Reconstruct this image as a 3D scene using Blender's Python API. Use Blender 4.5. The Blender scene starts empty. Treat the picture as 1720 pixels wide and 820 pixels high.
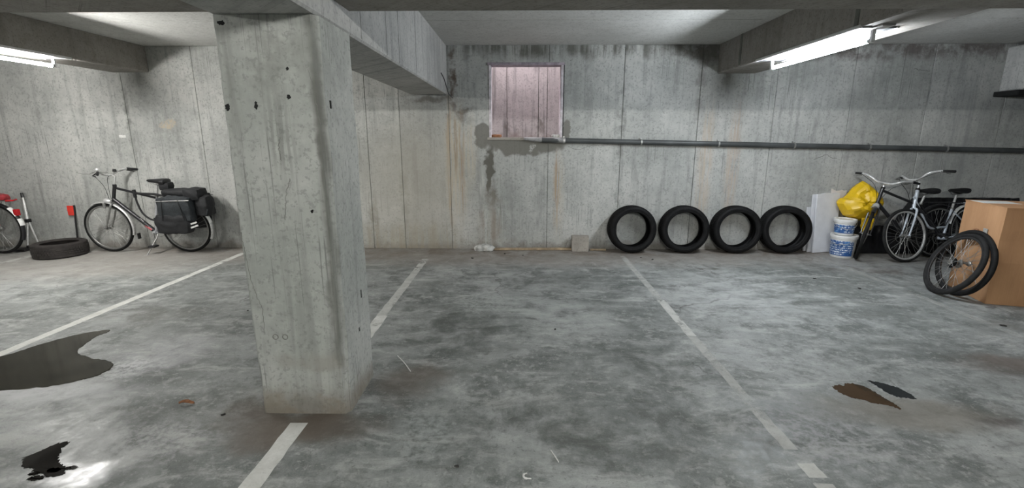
import bpy, bmesh, math, random
from mathutils import Vector, Matrix, noise
R = math.radians
S = bpy.context.scene
COL = S.collection

# ------------------------------------------------------------------ camera, world, exposure
cam_d = bpy.data.cameras.new('camera')
cam = bpy.data.objects.new('camera', cam_d)
COL.objects.link(cam)
cam.location = (0, 0, 1.55)
cam.rotation_euler = (R(90 - 12.8), 0, R(0.92))
cam_d.sensor_width = 36
cam_d.lens = 36 * 780 / 1720
cam_d.clip_start = 0.05
S.camera = cam
W = bpy.data.worlds.new('overcast_sky')
S.world = W
W.use_nodes = True
bg = W.node_tree.nodes['Background']
bg.inputs[0].default_value = (1.0, 0.90, 0.95, 1)      # overcast daylight, seen only down the light well
bg.inputs[1].default_value = 14.0
S.view_settings.view_transform = 'Standard'
S.view_settings.look = 'None'
S.view_settings.gamma = 1
S.view_settings.use_curve_mapping = False
S.view_settings.exposure = 0.0
S.cycles.max_bounces = 7
S.cycles.diffuse_bounces = 5
S.cycles.glossy_bounces = 2
TUBE = 370.0           # radiance of the tubes in view
AISLE = 800.0           # radiance of the tubes over the driving aisle

# ------------------------------------------------------------------ materials
class N:
    """small node-tree writer"""
    def __init__(s, name):
        s.m = bpy.data.materials.new(name); s.m.use_nodes = True
        s.t = s.m.node_tree; s.b = s.t.nodes['Principled BSDF']
    def n(s, typ, **kw):
        x = s.t.nodes.new(typ)
        for k, v in kw.items(): setattr(x, k, v)
        return x
    def put(s, sock, v):
        if isinstance(v, bpy.types.NodeSocket): s.t.links.new(v, sock)
        elif isinstance(v, (tuple, list)) and sock.type == 'RGBA' and len(v) == 3: sock.default_value = (*v, 1)
        else: sock.default_value = v
    def math(s, op, a, b=0.0, clamp=False):
        x = s.n('ShaderNodeMath', operation=op, use_clamp=clamp)
        s.put(x.inputs[0], a); s.put(x.inputs[1], b); return x.outputs[0]
    def vec(s, op, a, b=(0, 0, 0)):
        x = s.n('ShaderNodeVectorMath', operation=op)
        s.put(x.inputs[0], a)
        if op != 'LENGTH': s.put(x.inputs[1], b)
        return x.outputs['Value' if op == 'LENGTH' else 'Vector']
    def noise(s, v, scale, detail=4, rough=.55, dist=0.0):
        x = s.n('ShaderNodeTexNoise')
        s.put(x.inputs['Vector'], v); x.inputs['Scale'].default_value = scale
        x.inputs['Detail'].default_value = detail; x.inputs['Roughness'].default_value = rough
        x.inputs['Distortion'].default_value = dist
        return x.outputs['Fac']
    def noisec(s, v, scale, detail=3):
        x = s.n('ShaderNodeTexNoise'); s.put(x.inputs['Vector'], v)
        x.inputs['Scale'].default_value = scale; x.inputs['Detail'].default_value = detail
        return x.outputs['Color']
    def ramp(s, v, a, b, lo=0.0, hi=1.0, smooth=True):
        x = s.n('ShaderNodeMapRange', interpolation_type='SMOOTHSTEP' if smooth else 'LINEAR')
        s.put(x.inputs[0], v); x.inputs[1].default_value = a; x.inputs[2].default_value = b
        x.inputs[3].default_value = lo; x.inputs[4].default_value = hi
        return x.outputs[0]
    def mix(s, f, a, b, mode='MIX'):
        x = s.n('ShaderNodeMix', data_type='RGBA', blend_type=mode)
        s.put(x.inputs[0], f); s.put(x.inputs[6], a); s.put(x.inputs[7], b); return x.outputs[2]
    def bump(s, h, strength, dist=.01):
        x = s.n('ShaderNodeBump'); s.put(x.inputs['Height'], h)
        x.inputs['Strength'].default_value = strength; x.inputs['Distance'].default_value = dist
        s.t.links.new(x.outputs[0], s.b.inputs['Normal'])
    def pos(s): return s.n('ShaderNodeNewGeometry').outputs['Position']
    def obj(s): return s.n('ShaderNodeTexCoord').outputs['Object']
    def done(s, col=None, rough=None, metal=None, spec=None):
        if col is not None: s.put(s.b.inputs['Base Color'], col)
        if rough is not None: s.put(s.b.inputs['Roughness'], rough)
        if metal is not None: s.put(s.b.inputs['Metallic'], metal)
        if spec is not None: s.put(s.b.inputs['Specular IOR Level'], spec)
        return s.m

def plain(name, col, rough=.5, metal=0.0, var=.12, scale=30, bump=0.0, spec=.5):
    """a one-colour material with slight mottling and wear"""
    k = N(name); p = k.obj()
    f = k.noise(p, scale, 4)
    d = tuple(c * (1 - var) for c in col); l = tuple(min(1, c * (1 + var)) for c in col)
    c = k.mix(k.ramp(f, .3, .7), d, l)
    if bump: k.bump(f, bump, .004)
    return k.done(c, rough, metal, spec)

def stain_glare_layer(k, P, pert, col, st, masks):
    """st: centre, radii, colour, strength, inner, outer, breakup mask"""
    for c, r, sc, kk, a, b, mk in st:
        q = k.vec('MULTIPLY', k.vec('SUBTRACT', k.pert2 if mk == 'v' and hasattr(k, 'pert2') else pert, c), tuple(1 / x for x in r))
        m = k.ramp(k.vec('LENGTH', q), a, b, kk, 0)
        if mk: m = k.math('MULTIPLY', m, masks[mk])
        col = k.mix(m, col, sc)
    return col

INF = 1e4
def concrete(name, base, dark, light, seed=0.0, stains=(), streak=.35, pits=.5, random=0.0, bump=.25, rough=(.8, .95), grime=True, foot=True, pert_amp=.12):
    k = N(name); P0 = k.pos(); P = k.vec('ADD', P0, (seed, seed * 1.7, seed * .6))
    big = k.noise(P, 1.1, 5, .6); mid = k.noise(P, 5.0, 5, .64, .3); fine = k.noise(P, 42, 3, .6)
    sep = k.n('ShaderNodeSeparateXYZ'); k.put(sep.inputs[0], P)
    u = k.math('ADD', sep.outputs[0], sep.outputs[1])
    cv = k.n('ShaderNodeCombineXYZ'); k.put(cv.inputs[0], k.math('MULTIPLY', u, 9.0)); k.put(cv.inputs[2], k.math('MULTIPLY', sep.outputs[2], .7))
    st = k.noise(cv.outputs[0], 1.0, 5, .6, .3)
    cv2 = k.n('ShaderNodeCombineXYZ'); k.put(cv2.inputs[0], k.math('MULTIPLY', u, 38.0)); k.put(cv2.inputs[2], k.math('MULTIPLY', sep.outputs[2], 2.2))
    st2 = k.noise(cv2.outputs[0], 1.0, 4, .6)
    c = k.mix(k.ramp(big, .32, .68), dark, light)
    c = k.mix(k.ramp(mid, .3, .7, 0, .55), c, base)
    c = k.mix(k.ramp(st, .50, .70, 0, streak), c, tuple(x * .55 for x in dark))
    blot = k.noise(P, 13, 4, .65, .2)
    c = k.mix(k.ramp(blot, .50, .70, 0, .24), c, tuple(x * .58 for x in dark))
    c = k.mix(k.ramp(blot, .46, .30, 0, .20), c, tuple(min(1, x * 1.18) for x in light))
    c = k.mix(k.ramp(st2, .60, .74, 0, streak * .55), c, tuple(x * .45 for x in dark))
    c = k.mix(k.ramp(st2, .40, .26, 0, streak * .35), c, tuple(min(1, x * 1.2) for x in light))
    cv3 = k.n('ShaderNodeCombineXYZ'); k.put(cv3.inputs[0], k.math('MULTIPLY', u, 75.0)); k.put(cv3.inputs[2], k.math('MULTIPLY', sep.outputs[2], 1.1))
    drip = k.math('MULTIPLY', k.ramp(k.noise(cv3.outputs[0], 1.0, 2, .5), .60, .70), k.ramp(k.noise(P, 1.7, 3), .46, .60))
    c = k.mix(k.math('MULTIPLY', drip, min(1, streak * 1.7)), c, tuple(x * .42 for x in dark))
    if random:
        oi = k.n('ShaderNodeObjectInfo').outputs['Random']
        c = k.mix(1.0, c, k.mix(oi, (1 - random,) * 3, (1 + random * .4,) * 3), 'MULTIPLY')
    # fine speckle and small air holes
    c = k.mix(k.ramp(fine, .53, .66, 0, .46), c, tuple(x * .6 for x in dark))
    v = k.n('ShaderNodeTexVoronoi'); k.put(v.inputs['Vector'], P); v.inputs['Scale'].default_value = 20
    hole = k.math('MULTIPLY', k.ramp(v.outputs['Distance'], .05, .13, 1, 0), k.ramp(k.noise(P, 2.3, 2), .42, .56, 0, pits))
    c = k.mix(hole, c, tuple(x * .25 for x in dark))
    scr = k.noise(k.vec('MULTIPLY', P, (3, 3, 30)), 1.0, 5, .7, 1.5)
    c = k.mix(k.ramp(scr, .66, .74, 0, .3), c, tuple(x * .5 for x in dark))
    sepz = k.n('ShaderNodeSeparateXYZ'); k.put(sepz.inputs[0], P0); z = sepz.outputs[2]
    masks = {'v': k.ramp(st2, .38, .58), 'b': k.ramp(mid, .35, .6), 'f': k.ramp(fine, .38, .6), 's': k.ramp(st, .35, .6)}
    pert = k.vec('ADD', P0, k.vec('MULTIPLY', k.vec('SUBTRACT', k.noisec(P, 6.0, 4), (.5, .5, .5)), (pert_amp * 2,) * 3))
    k.pert2 = k.vec('ADD', P0, k.vec('MULTIPLY', k.vec('SUBTRACT', k.noisec(P, 4.0, 2), (.5, .5, .5)), (.05, .05, .4)))
    if foot:      # splashed brown dirt at the foot, broken up by noise
        zz = k.math('ADD', z, k.math('MULTIPLY', k.math('SUBTRACT', mid, .5), .35))
        c = k.mix(k.ramp(zz, .0, .16, .55, 0), c, (.13, .105, .08))
    c = stain_glare_layer(k, P0, pert, c, stains, masks)
    k.bump(k.noise(P, 28, 3, .6), bump, .010)
    return k.done(c, k.ramp(mid, .3, .7, rough[0], rough[1]), 0, .25)

GREY = (.425, .43, .41); GDK = (.31, .32, .305); GLT = (.53, .53, .505)
def wst(x, z, rx, rz, col, k, a=.6, b=1.1, mk=None): return ((x, 6.5, z), (rx, INF, rz), col, k, a, b, mk)
RUST = (.30, .19, .105); BEIGE = (.50, .44, .34); DKST = (.085, .08, .07); PINKST = (.36, .30, .27)
wall_stains = [
    wst(-.97, 1.15, .05, 1.1, RUST, .95, .3, 1.1, 'v'), wst(-.88, 1.2, .20, 1.0, BEIGE, .75, .3, 1.1, 'v'),
    wst(-.66, 1.35, .10, .60, BEIGE, .5, .3, 1.1, 'v'), wst(-.78, 1.85, .25, .10, DKST, .55, .3, 1.2, 'b'),
    wst(.52, .9, .06, .62, RUST, .9, .2, 1.1, 'v'), wst(.55, .75, .10, .8, BEIGE, .4, .3, 1.1, 'v'),
    wst(2.55, 1.15, .13, 1.1, (.46, .39, .31), .75, .3, 1.1, 'v'), wst(2.92, 1.2, .12, 1.0, (.43, .35, .28), .75, .3, 1.1, 'v'),
    wst(.08, 1.47, .62, .155, (.15, .145, .125), .9, .72, 1.0, None), wst(-.50, 1.60, .115, .20, (.16, .155, .135), .85, .75, 1.0, None),
    wst(.63, 1.66, .075, .14, (.17, .165, .145), .85, .75, 1.0, None), wst(.16, 1.42, .05, .07, (.5, .5, .47), .7, .4, 1.0, 'f'),
    wst(-.42, 1.12, .065, .40, (.10, .095, .08), .92, .62, 1.05, None), wst(-.37, .78, .15, .26, (.15, .135, .11), .75, .3, 1.1, 'b'),
    wst(-.42, .32, .24, .42, (.25, .20, .15), .55, .3, 1.1, 's'), wst(-.52, .9, .05, .3, (.55, .55, .52), .6, .3, 1.1, 'v'),
    wst(1.37, 1.75, .07, .75, (.13, .135, .125), .7, .2, 1.1, 'b'), wst(1.38, .7, .06, .5, (.2, .21, .2), .5, .2, 1.1, 'b'),
    wst(2.40, 2.2, .09, .6, (.14, .13, .12), .5, .2, 1.1, 'b'), wst(-5.37, 1.8, .06, .7, (.14, .145, .135), .7, .2, 1.1, 'b'),
    wst(-1.63, .75, .06, .6, (.2, .2, .17), .6, .2, 1.1, 'b'), wst(-2.07, .4, .09, .55, (.2, .18, .14), .6, .2, 1.1, 'b'),
    wst(-1.15, 2.06, .45, .06, (.10, .09, .075), .7, .3, 1.1, 'b'), wst(-.75, 1.93, .22, .05, (.10, .085, .07), .7, .3, 1.1, 'b'),
    wst(-1.5, .9, 1.1, 1.3, (.47, .435, .36), .45, .2, 1.1, None), wst(-.80, 1.2, .05, .9, (.27, .18, .11), .6, .3, 1.1, 'v'), wst(-.88, 1.45, .035, .55, (.22, .15, .09), .6, .3, 1.1, 'v'),
    wst(-1.6, .15, 1.1, .32, (.36, .31, .22), .45, .3, 1.1, 's'),
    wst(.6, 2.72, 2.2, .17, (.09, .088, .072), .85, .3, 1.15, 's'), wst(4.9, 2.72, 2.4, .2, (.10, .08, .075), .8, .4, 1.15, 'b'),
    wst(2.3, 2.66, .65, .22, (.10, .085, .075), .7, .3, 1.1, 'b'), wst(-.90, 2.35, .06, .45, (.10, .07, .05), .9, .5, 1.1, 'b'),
    wst(-4.86, 1.735, .15, .075, (.48, .40, .30), .8, .6, 1.05, 'f'), wst(-3.5, .5, .6, .5, PINKST, .4, .3, 1.1, 'b'),
    wst(5.9, 1.5, .5, 1.2, (.27, .28, .275), .5, .3, 1.1, 's'),
]
M = {}
M['wall'] = concrete('concrete_wall', GREY, GDK, GLT, 0.0, wall_stains, .42, .55, .14)
M['wall_side'] = concrete('concrete_side_wall', GREY, GDK, GLT, 7.0)
M['joint'] = plain('joint_grime', (.16, .16, .145), .95, var=.3, scale=6)
col_st = [((-1.2, 2.38, .05), (.5, .6, .16), (.20, .17, .13), .8, .3, 1.1, 'b'), ((-1.15, 2.38, .33), (.30, .03, .07), (.27, .26, .23), .6, .4, 1.1, 'b'),
          ((-.995, 2.38, 1.2), (.05, .06, 1.6), (.12, .12, .108), .9, .3, 1.1, 's'), ((-1.22, 2.38, 1.95), (.35, .1, .28), (.20, .205, .19), .55, .2, 1.1, 'b'), ((-1.20, 2.38, 1.55), (.10, .1, .35), (.15, .155, .145), .55, .2, 1.1, 'v'), ((-.975, 2.6, 1.9), (.02, .2, .5), (.2, .205, .2), .3, .3, 1.1, 'b'),
          ((-1.43, 2.38, 1.8), (.06, .1, .45), (.22, .225, .21), .5, .3, 1.1, 'v')]
M['column'] = concrete('concrete_column', (.37, .38, .355), (.29, .305, .285), (.46, .465, .44), 3.3, col_st, .42, .22, bump=.2, pert_amp=.05)
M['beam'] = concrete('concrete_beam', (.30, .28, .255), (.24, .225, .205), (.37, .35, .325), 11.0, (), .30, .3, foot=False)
M['beam_pale'] = concrete('concrete_beam_pale', (.44, .44, .425), (.36, .36, .35), (.52, .515, .495), 5.0,
    [((-.975, 5.9, 2.4), (.1, .22, .5), (.27, .27, .26), .7, .3, 1.1, 'v')], .45, .3, foot=False)
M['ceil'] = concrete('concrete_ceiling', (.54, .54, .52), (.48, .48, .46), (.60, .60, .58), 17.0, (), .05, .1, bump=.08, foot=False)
M['shaft'] = concrete('concrete_light_well', (.50, .46, .46), (.40, .37, .37), (.58, .54, .54), 23.0,
    [((.31, 7.4, 1.75), (.07, INF, .22), (.17, .15, .14), .8, .3, 1.1, 'b'), ((-.2, 7.4, 1.72), (.05, INF, .1), (.18, .15, .14), .8, .3, 1.1, 'b'), ((.1, 7.4, 1.55), (.9, INF, .13), (.27, .21, .19), .6, .3, 1.1, 'b')], .85, .3, foot=False)

# floor: blotched, traffic-polished concrete
def floor_material():
    k = N('concrete_floor'); P = k.pos()
    Pd = k.vec('ADD', P, k.vec('MULTIPLY', k.vec('SUBTRACT', k.noisec(P, 1.3, 3), (.5, .5, .5)), (.35, .35, 0)))
    big = k.noise(Pd, .75, 6, .62); mid = k.noise(Pd, 2.6, 6, .68, .15); fin = k.noise(P, 24, 4, .68, .2); med = k.noise(P, 9, 5, .68, .15)
    grain = k.noise(P, 120, 3, .6)
    tr = k.noise(k.vec('MULTIPLY', Pd, (1.2, 3.6, 1)), 1.7, 6, .70, .2)
    c = k.mix(k.ramp(big, .36, .62), (.135, .146, .140), (.295, .306, .300))
    c = k.mix(k.ramp(mid, .46, .66, 0, .74), c, (.072, .080, .075))
    c = k.mix(k.ramp(med, .50, .66, 0, .45), c, (.078, .085, .080))
    c = k.mix(k.ramp(med, .47, .33, 0, .40), c, (.42, .425, .41))
    c = k.mix(k.ramp(tr, .51, .68, 0, .62), c, (.42, .425, .41))
    c = k.mix(k.ramp(tr, .45, .32, 0, .5), c, (.085, .088, .080))
    fm = k.math('MULTIPLY', k.ramp(fin, .53, .66), k.ramp(mid, .35, .55))
    c = k.mix(k.math('MULTIPLY', fm, .38), c, (.46, .47, .45))
    c = k.mix(k.ramp(fin, .44, .30, 0, .52), c, (.05, .052, .048))
    c = k.mix(k.ramp(grain, .52, .75, 0, .3), c, (.36, .365, .35))
    c = k.mix(k.ramp(grain, .46, .28, 0, .3), c, (.06, .062, .058))
    crk = k.n('ShaderNodeTexVoronoi', feature='DISTANCE_TO_EDGE')
    k.put(crk.inputs['Vector'], k.vec('ADD', Pd, k.vec('MULTIPLY', k.noisec(P, 7, 4), (.25, .25, 0)))); crk.inputs['Scale'].default_value = .55
    c = k.mix(k.math('MULTIPLY', k.ramp(crk.outputs['Distance'], .0, .006, .7, 0), k.ramp(big, .45, .6)), c, (.045, .042, .038))
    masks = {'b': k.ramp(mid, .36, .60), 'f': k.ramp(fin, .40, .58), 't': k.ramp(tr, .40, .60)}
    pert = k.vec('ADD', P, k.vec('MULTIPLY', k.vec('SUBTRACT', k.noisec(P, 3.2, 5), (.5, .5, .5)), (.5, .5, 0)))
    def f(x, y, rx, ry, col, kk, a=.3, b=1.1, mk=None): return ((x, y, 0), (rx, ry, INF), col, kk, a, b, mk)
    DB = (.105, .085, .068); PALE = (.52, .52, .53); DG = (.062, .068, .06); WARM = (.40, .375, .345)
    st = [f(0, 6.2, 9, .75, (.27, .235, .205), .55, .3, 1.1, None), f(0, 6.45, 9, .42, (.17, .14, .115), .75, .4, 1.1, 'b'), f(-5.6, 5.6, 2.2, .9, WARM, .55, .3, 1.1, None),
          f(-1.2, 2.26, .55, .26, DB, .92, .3, 1.1, None), f(-.72, 2.75, .3, .3, DB, .65, .3, 1.1, None), f(-1.62, 2.4, .25, .25, DB, .55, .3, 1.1, 'b'),
          f(-3.05, 2.60, .75, .17, PALE, .8, .3, 1.1, 'b'), f(-2.72, 2.92, .26, .22, PALE, .8, .3, 1.1, 'f'), f(-2.6, 3.15, .45, .35, PALE, .55, .3, 1.1, 'b'), f(-2.0, 2.1, .55, .28, PALE, .45, .2, 1.1, 'f'), f(-2.12, 1.86, .17, .13, (.62, .62, .64), .85, .4, 1.1, None),  # last entry is the lamp's glare, painted into the floor colour
          f(.45, 2.25, 1.15, .5, DG, .62, .2, 1.1, 'b'), f(-.5, 3.6, .55, .6, DG, .65, .2, 1.1, 'b'), f(.2, 5.0, .6, .35, DG, .55, .2, 1.1, 'b'), f(.9, 3.0, .5, .4, DG, .5, .2, 1.1, 'b'),
          f(-.3, 4.2, .4, .35, (.37, .39, .37), .55, .2, 1.1, 'f'), f(.3, 4.0, .9, .7, (.36, .38, .36), .45, .2, 1.1, 't'), f(2.4, 4.6, 1.2, .8, (.37, .38, .375), .5, .2, 1.1, 't'),
          f(1.6, 2.2, .5, .4, (.30, .30, .31), .6, .2, 1.1, 'f'), f(2.35, 5.4, .22, .12, (.06, .055, .045), .8, .3, 1.1, 'b'),
          f(2.3, 2.45, .7, .22, (.16, .145, .12), .7, .3, 1.1, None), f(2.75, 2.35, .25, .1, (.09, .075, .07), .75, .2, 1.1, 'b'), f(3.5, 3.1, .5, .2, (.12, .095, .08), .7, .3, 1.1, None),
          f(4.3, 5.45, .8, .22, (.11, .09, .08), .6, .3, 1.1, 'b'), f(-2.9, 5.1, .4, .08, DG, .7, .2, 1.1, 'b'), f(-2.2, 4.3, .6, .4, (.15, .165, .155), .6, .2, 1.1, 'b'), f(-3.3, 3.9, .5, .3, (.14, .135, .12), .5, .2, 1.1, 'b'),
          f(-.52, 2.2, .2, .3, (.33, .35, .345), .5, .2, 1.1, 'f'), f(-1.0, 1.6, .7, .35, (.11, .11, .10), .5, .2, 1.1, 'b')]
    c = stain_glare_layer(k, P, pert, c, st, masks)
    k.bump(k.noise(P, 34, 3, .65), .22, .006)
    rg = k.math('ADD', k.ramp(mid, .35, .65, .46, .68), k.ramp(fin, .3, .7, -.06, .12))
    # thin wet film beside the small puddle
    wet = k.ramp(k.vec('LENGTH', k.vec('MULTIPLY', k.vec('SUBTRACT', pert, (-2.15, 1.86, 0)), (1 / .22, 1 / .17, 1 / INF))),   .3, 1.1, .22, 0)
    return k.done(c, k.math('SUBTRACT', rg, wet), 0, .42)
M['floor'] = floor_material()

def paint(name, wear, a=.62):
    k = N(name); P = k.pos()
    f = k.noise(P, 9, 7, .7, .5); g = k.noise(P, 2.2, 3); h = k.noise(P, 60, 4, .65)
    c = k.mix(k.ramp(f, .3, .7), (.52, .52, .49), (.68, .68, .65))
    c = k.mix(k.ramp(h, .55, .75, 0, .4), c, (.3, .3, .28))
    s = k.math('ADD', k.math('MULTIPLY', f, .55), k.math('ADD', k.math('MULTIPLY', g, .55), k.math('MULTIPLY', h, .12)))
    al = k.ramp(s, wear - .07, wear + .07, .0, 1)
    k.put(k.b.inputs['Alpha'], k.math('MULTIPLY', al, min(a + .1, 1)))
    return k.done(c, .6, 0, .3)
M['line_clean'] = paint('line_paint_clean', .46, .8)
M['line_worn'] = paint('line_paint_worn', .52, .60)
M['line_faint'] = paint('line_paint_faint', .55, .38)
M['line_ghost'] = paint('line_paint_ghost', .58, .18)

def water(name, col, r=.04):
    k = N(name); P = k.pos()
    c = k.mix(k.ramp(k.noise(P, 5, 4), .35, .65), col, tuple(x * .6 for x in col))
    return k.done(c, r, 0, .22)
M['water'] = water('puddle_water', (.040, .037, .028), .06)
M['water_dark'] = water('puddle_dark_water', (.018, .016, .015), .03)
M['oil'] = water('brown_oily_water', (.065, .040, .022), .10)
M['oil_dark'] = water('dark_oily_water', (.030, .034, .036), .10)

M['rubber'] = plain('black_rubber', (.0065, .0065, .007), .62, var=.35, scale=12, spec=.18)
M['tread'] = plain('black_tread', (.009, .009, .009), .85, var=.3, scale=25, spec=.15)
M['rubber_dusty'] = plain('dusty_rubber', (.026, .022, .020), .85, var=.35, scale=9, bump=.2)
M['bike_tyre'] = plain('bicycle_tyre_rubber', (.009, .009, .009), .75, var=.3, scale=14, spec=.2)
M['bike_tyre_grey'] = plain('grey_tyre_rubber', (.016, .016, .016), .8, var=.3, scale=14, spec=.2)
M['alloy'] = plain('brushed_alloy', (.56, .56, .55), .4, .45, scale=40)
M['chrome'] = plain('chrome_steel', (.72, .72, .72), .28, .55, scale=40)
M['steel_dull'] = plain('dull_steel', (.30, .30, .29), .5, .8, scale=30)
M['black_paint'] = plain('black_frame_paint', (.016, .016, .018), .32, scale=30)
M['black_plastic'] = plain('black_plastic', (.010, .010, .011), .5, scale=30)
M['silver_paint'] = plain('silver_frame_paint', (.46, .47, .49), .35, .4, scale=30)
M['white_frame'] = plain('pale_blue_white_frame_paint', (.55, .60, .66), .32, .15, scale=30)
M['red_paint'] = plain('red_paint', (.26, .022, .028), .45, scale=30)
M['dark_red_paint'] = plain('dark_red_paint', (.20, .012, .02), .4, scale=30)
M['red_lens'] = plain('red_lens', (.38, .012, .016), .2, scale=40)
M['pink_red'] = plain('faded_red_paint', (.50, .13, .14), .5, scale=60)
M['white_plastic'] = plain('white_plastic', (.70, .70, .68), .45, scale=25)
M['fabric_black'] = plain('black_nylon', (.010, .0105, .012), .75, var=.3, scale=60, bump=.2)
M['fabric_grey'] = plain('charcoal_nylon', (.020, .024, .027), .8, var=.3, scale=60, bump=.2)
M['reflective'] = plain('reflective_strip', (.62, .62, .60), .4, scale=30)
M['leather'] = plain('black_saddle_leather', (.014, .014, .015), .38, scale=30)
M['pipe'] = plain('grey_pipe', (.060, .065, .066), .5, var=.25, scale=4)
M['pipe_pale'] = plain('pale_pipe_sleeve', (.28, .28, .28), .5, var=.3, scale=12)
M['galv'] = plain('galvanised_clip', (.45, .45, .44), .4, .8, scale=20)
M['frame'] = plain('window_edge_steel', (.34, .29, .33), .6, var=.3, scale=14)
M['frame_pale'] = plain('window_edge_pale', (.62, .57, .60), .55, var=.25, scale=12)
M['foam'] = plain('white_foam_board', (.64, .65, .68), .85, var=.06, scale=6)
M['foam_warm'] = plain('offwhite_foam_board', (.60, .56, .52), .85, var=.1, scale=6)
M['pail'] = plain('white_pail_plastic', (.66, .66, .65), .4, var=.08, scale=8)
M['bag_yellow'] = plain('yellow_plastic_bag', (.64, .41, .008), .42, var=.12, scale=7)
M['black_sheet'] = plain('black_plastic_sheet', (.008, .008, .010), .34, var=.3, scale=10)
M['tray'] = plain('white_enamel', (.72, .72, .72), .45, var=.06, scale=10)
M['reflector'] = plain('grey_lamp_plate', (.045, .045, .047), .6, var=.15, scale=10)
M['cap'] = plain('lamp_cap_metal', (.5, .5, .5), .4, .6)
M['wood'] = plain('weathered_plank', (.34, .26, .17), .8, var=.35, scale=9)
M['block'] = concrete('rubble_block', (.36, .33, .29), (.28, .26, .23), (.43, .40, .36), 31.0, (), .1, .5, foot=False)
M['rag'] = plain('grey_white_rag', (.46, .46, .44), .9, var=.35, scale=14)
M['leaf'] = plain('brown_leaf', (.25, .11, .05), .8, var=.3, scale=60)
M['paper'] = plain('pale_paper', (.58, .58, .56), .8, var=.1, scale=60)
M['debris'] = plain('dark_grit', (.03, .028, .026), .9, var=.4, scale=60)
M['hole'] = plain('hole_plug', (.010, .010, .010), .95, var=.3, scale=60)
M['fluoro_red'] = plain('red_reflector_plate', (.72, .05, .035), .45, var=.1, scale=20)
M['tape'] = plain('box_tape', (.50, .40, .28), .3, var=.1, scale=9)
M['ink'] = plain('printed_ink', (.30, .14, .07), .8, var=.3, scale=120)
M['ink_grey'] = plain('grey_sticker', (.30, .29, .27), .6, var=.3, scale=120)

def cardboard():
    k = N('cardboard'); P = k.obj()
    f = k.noise(k.vec('MULTIPLY', P, (1, 1, .3)), 5, 5); g = k.noise(k.vec('MULTIPLY', P, (120, 120, 2)), 1, 2)
    c = k.mix(k.ramp(f, .3, .7), (.37, .205, .105), (.46, .265, .14))
    c = k.mix(k.ramp(g, .4, .7, 0, .15), c, (.28, .15, .08))
    k.bump(f, .15, .01)
    return k.done(c, .8, 0, .25)
M['card'] = cardboard()

def pail_label(name, seed):
    """blue wrap-around print with pale lettering rows and a pale panel"""
    k = N(name); P = k.obj(); sx = k.n('ShaderNodeSeparateXYZ'); k.put(sx.inputs[0], P)
    row = k.math('FRACT', k.math('MULTIPLY', sx.outputs[2], 34.0))
    rows = k.ramp(row, .38, .46, 0, 1)
    w = k.noise(k.vec('MULTIPLY', k.vec('ADD', P, (seed, seed, 0)), (60, 60, 34)), 1, 3, .6)
    m = k.math('MULTIPLY', rows, k.ramp(w, .47, .53))
    patch = k.ramp(k.noise(k.vec('ADD', P, (seed, 0, 0)), 7, 2), .40, .48)
    c = k.mix(k.math('MULTIPLY', m, patch), (.022, .085, .26), (.60, .66, .72))
    c = k.mix(k.ramp(k.noise(k.vec('ADD', P, (0, seed, 0)), 11, 2), .60, .68, 0, .8), c, (.05, .19, .45))
    return k.done(c, .4)
M['label_a'] = pail_label('pail_print_large', 1.3)
M['label_b'] = pail_label('pail_print_small', 4.1)

def glow(name, col, s):
    k = N(name); k.put(k.b.inputs['Emission Color'], col); k.b.inputs['Emission Strength'].default_value = s
    return k.done((.9, .9, .9), .4)
M['tube'] = glow('fluorescent_tube_glow_cool', (.88, .94, 1.0), TUBE)
M['tube_warm'] = glow('fluorescent_tube_glow_neutral', (1.0, .985, .95), TUBE * 1.35)
M['tube_aisle'] = glow('aisle_tube_glow', (1.0, 1.0, .96), AISLE)

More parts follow.
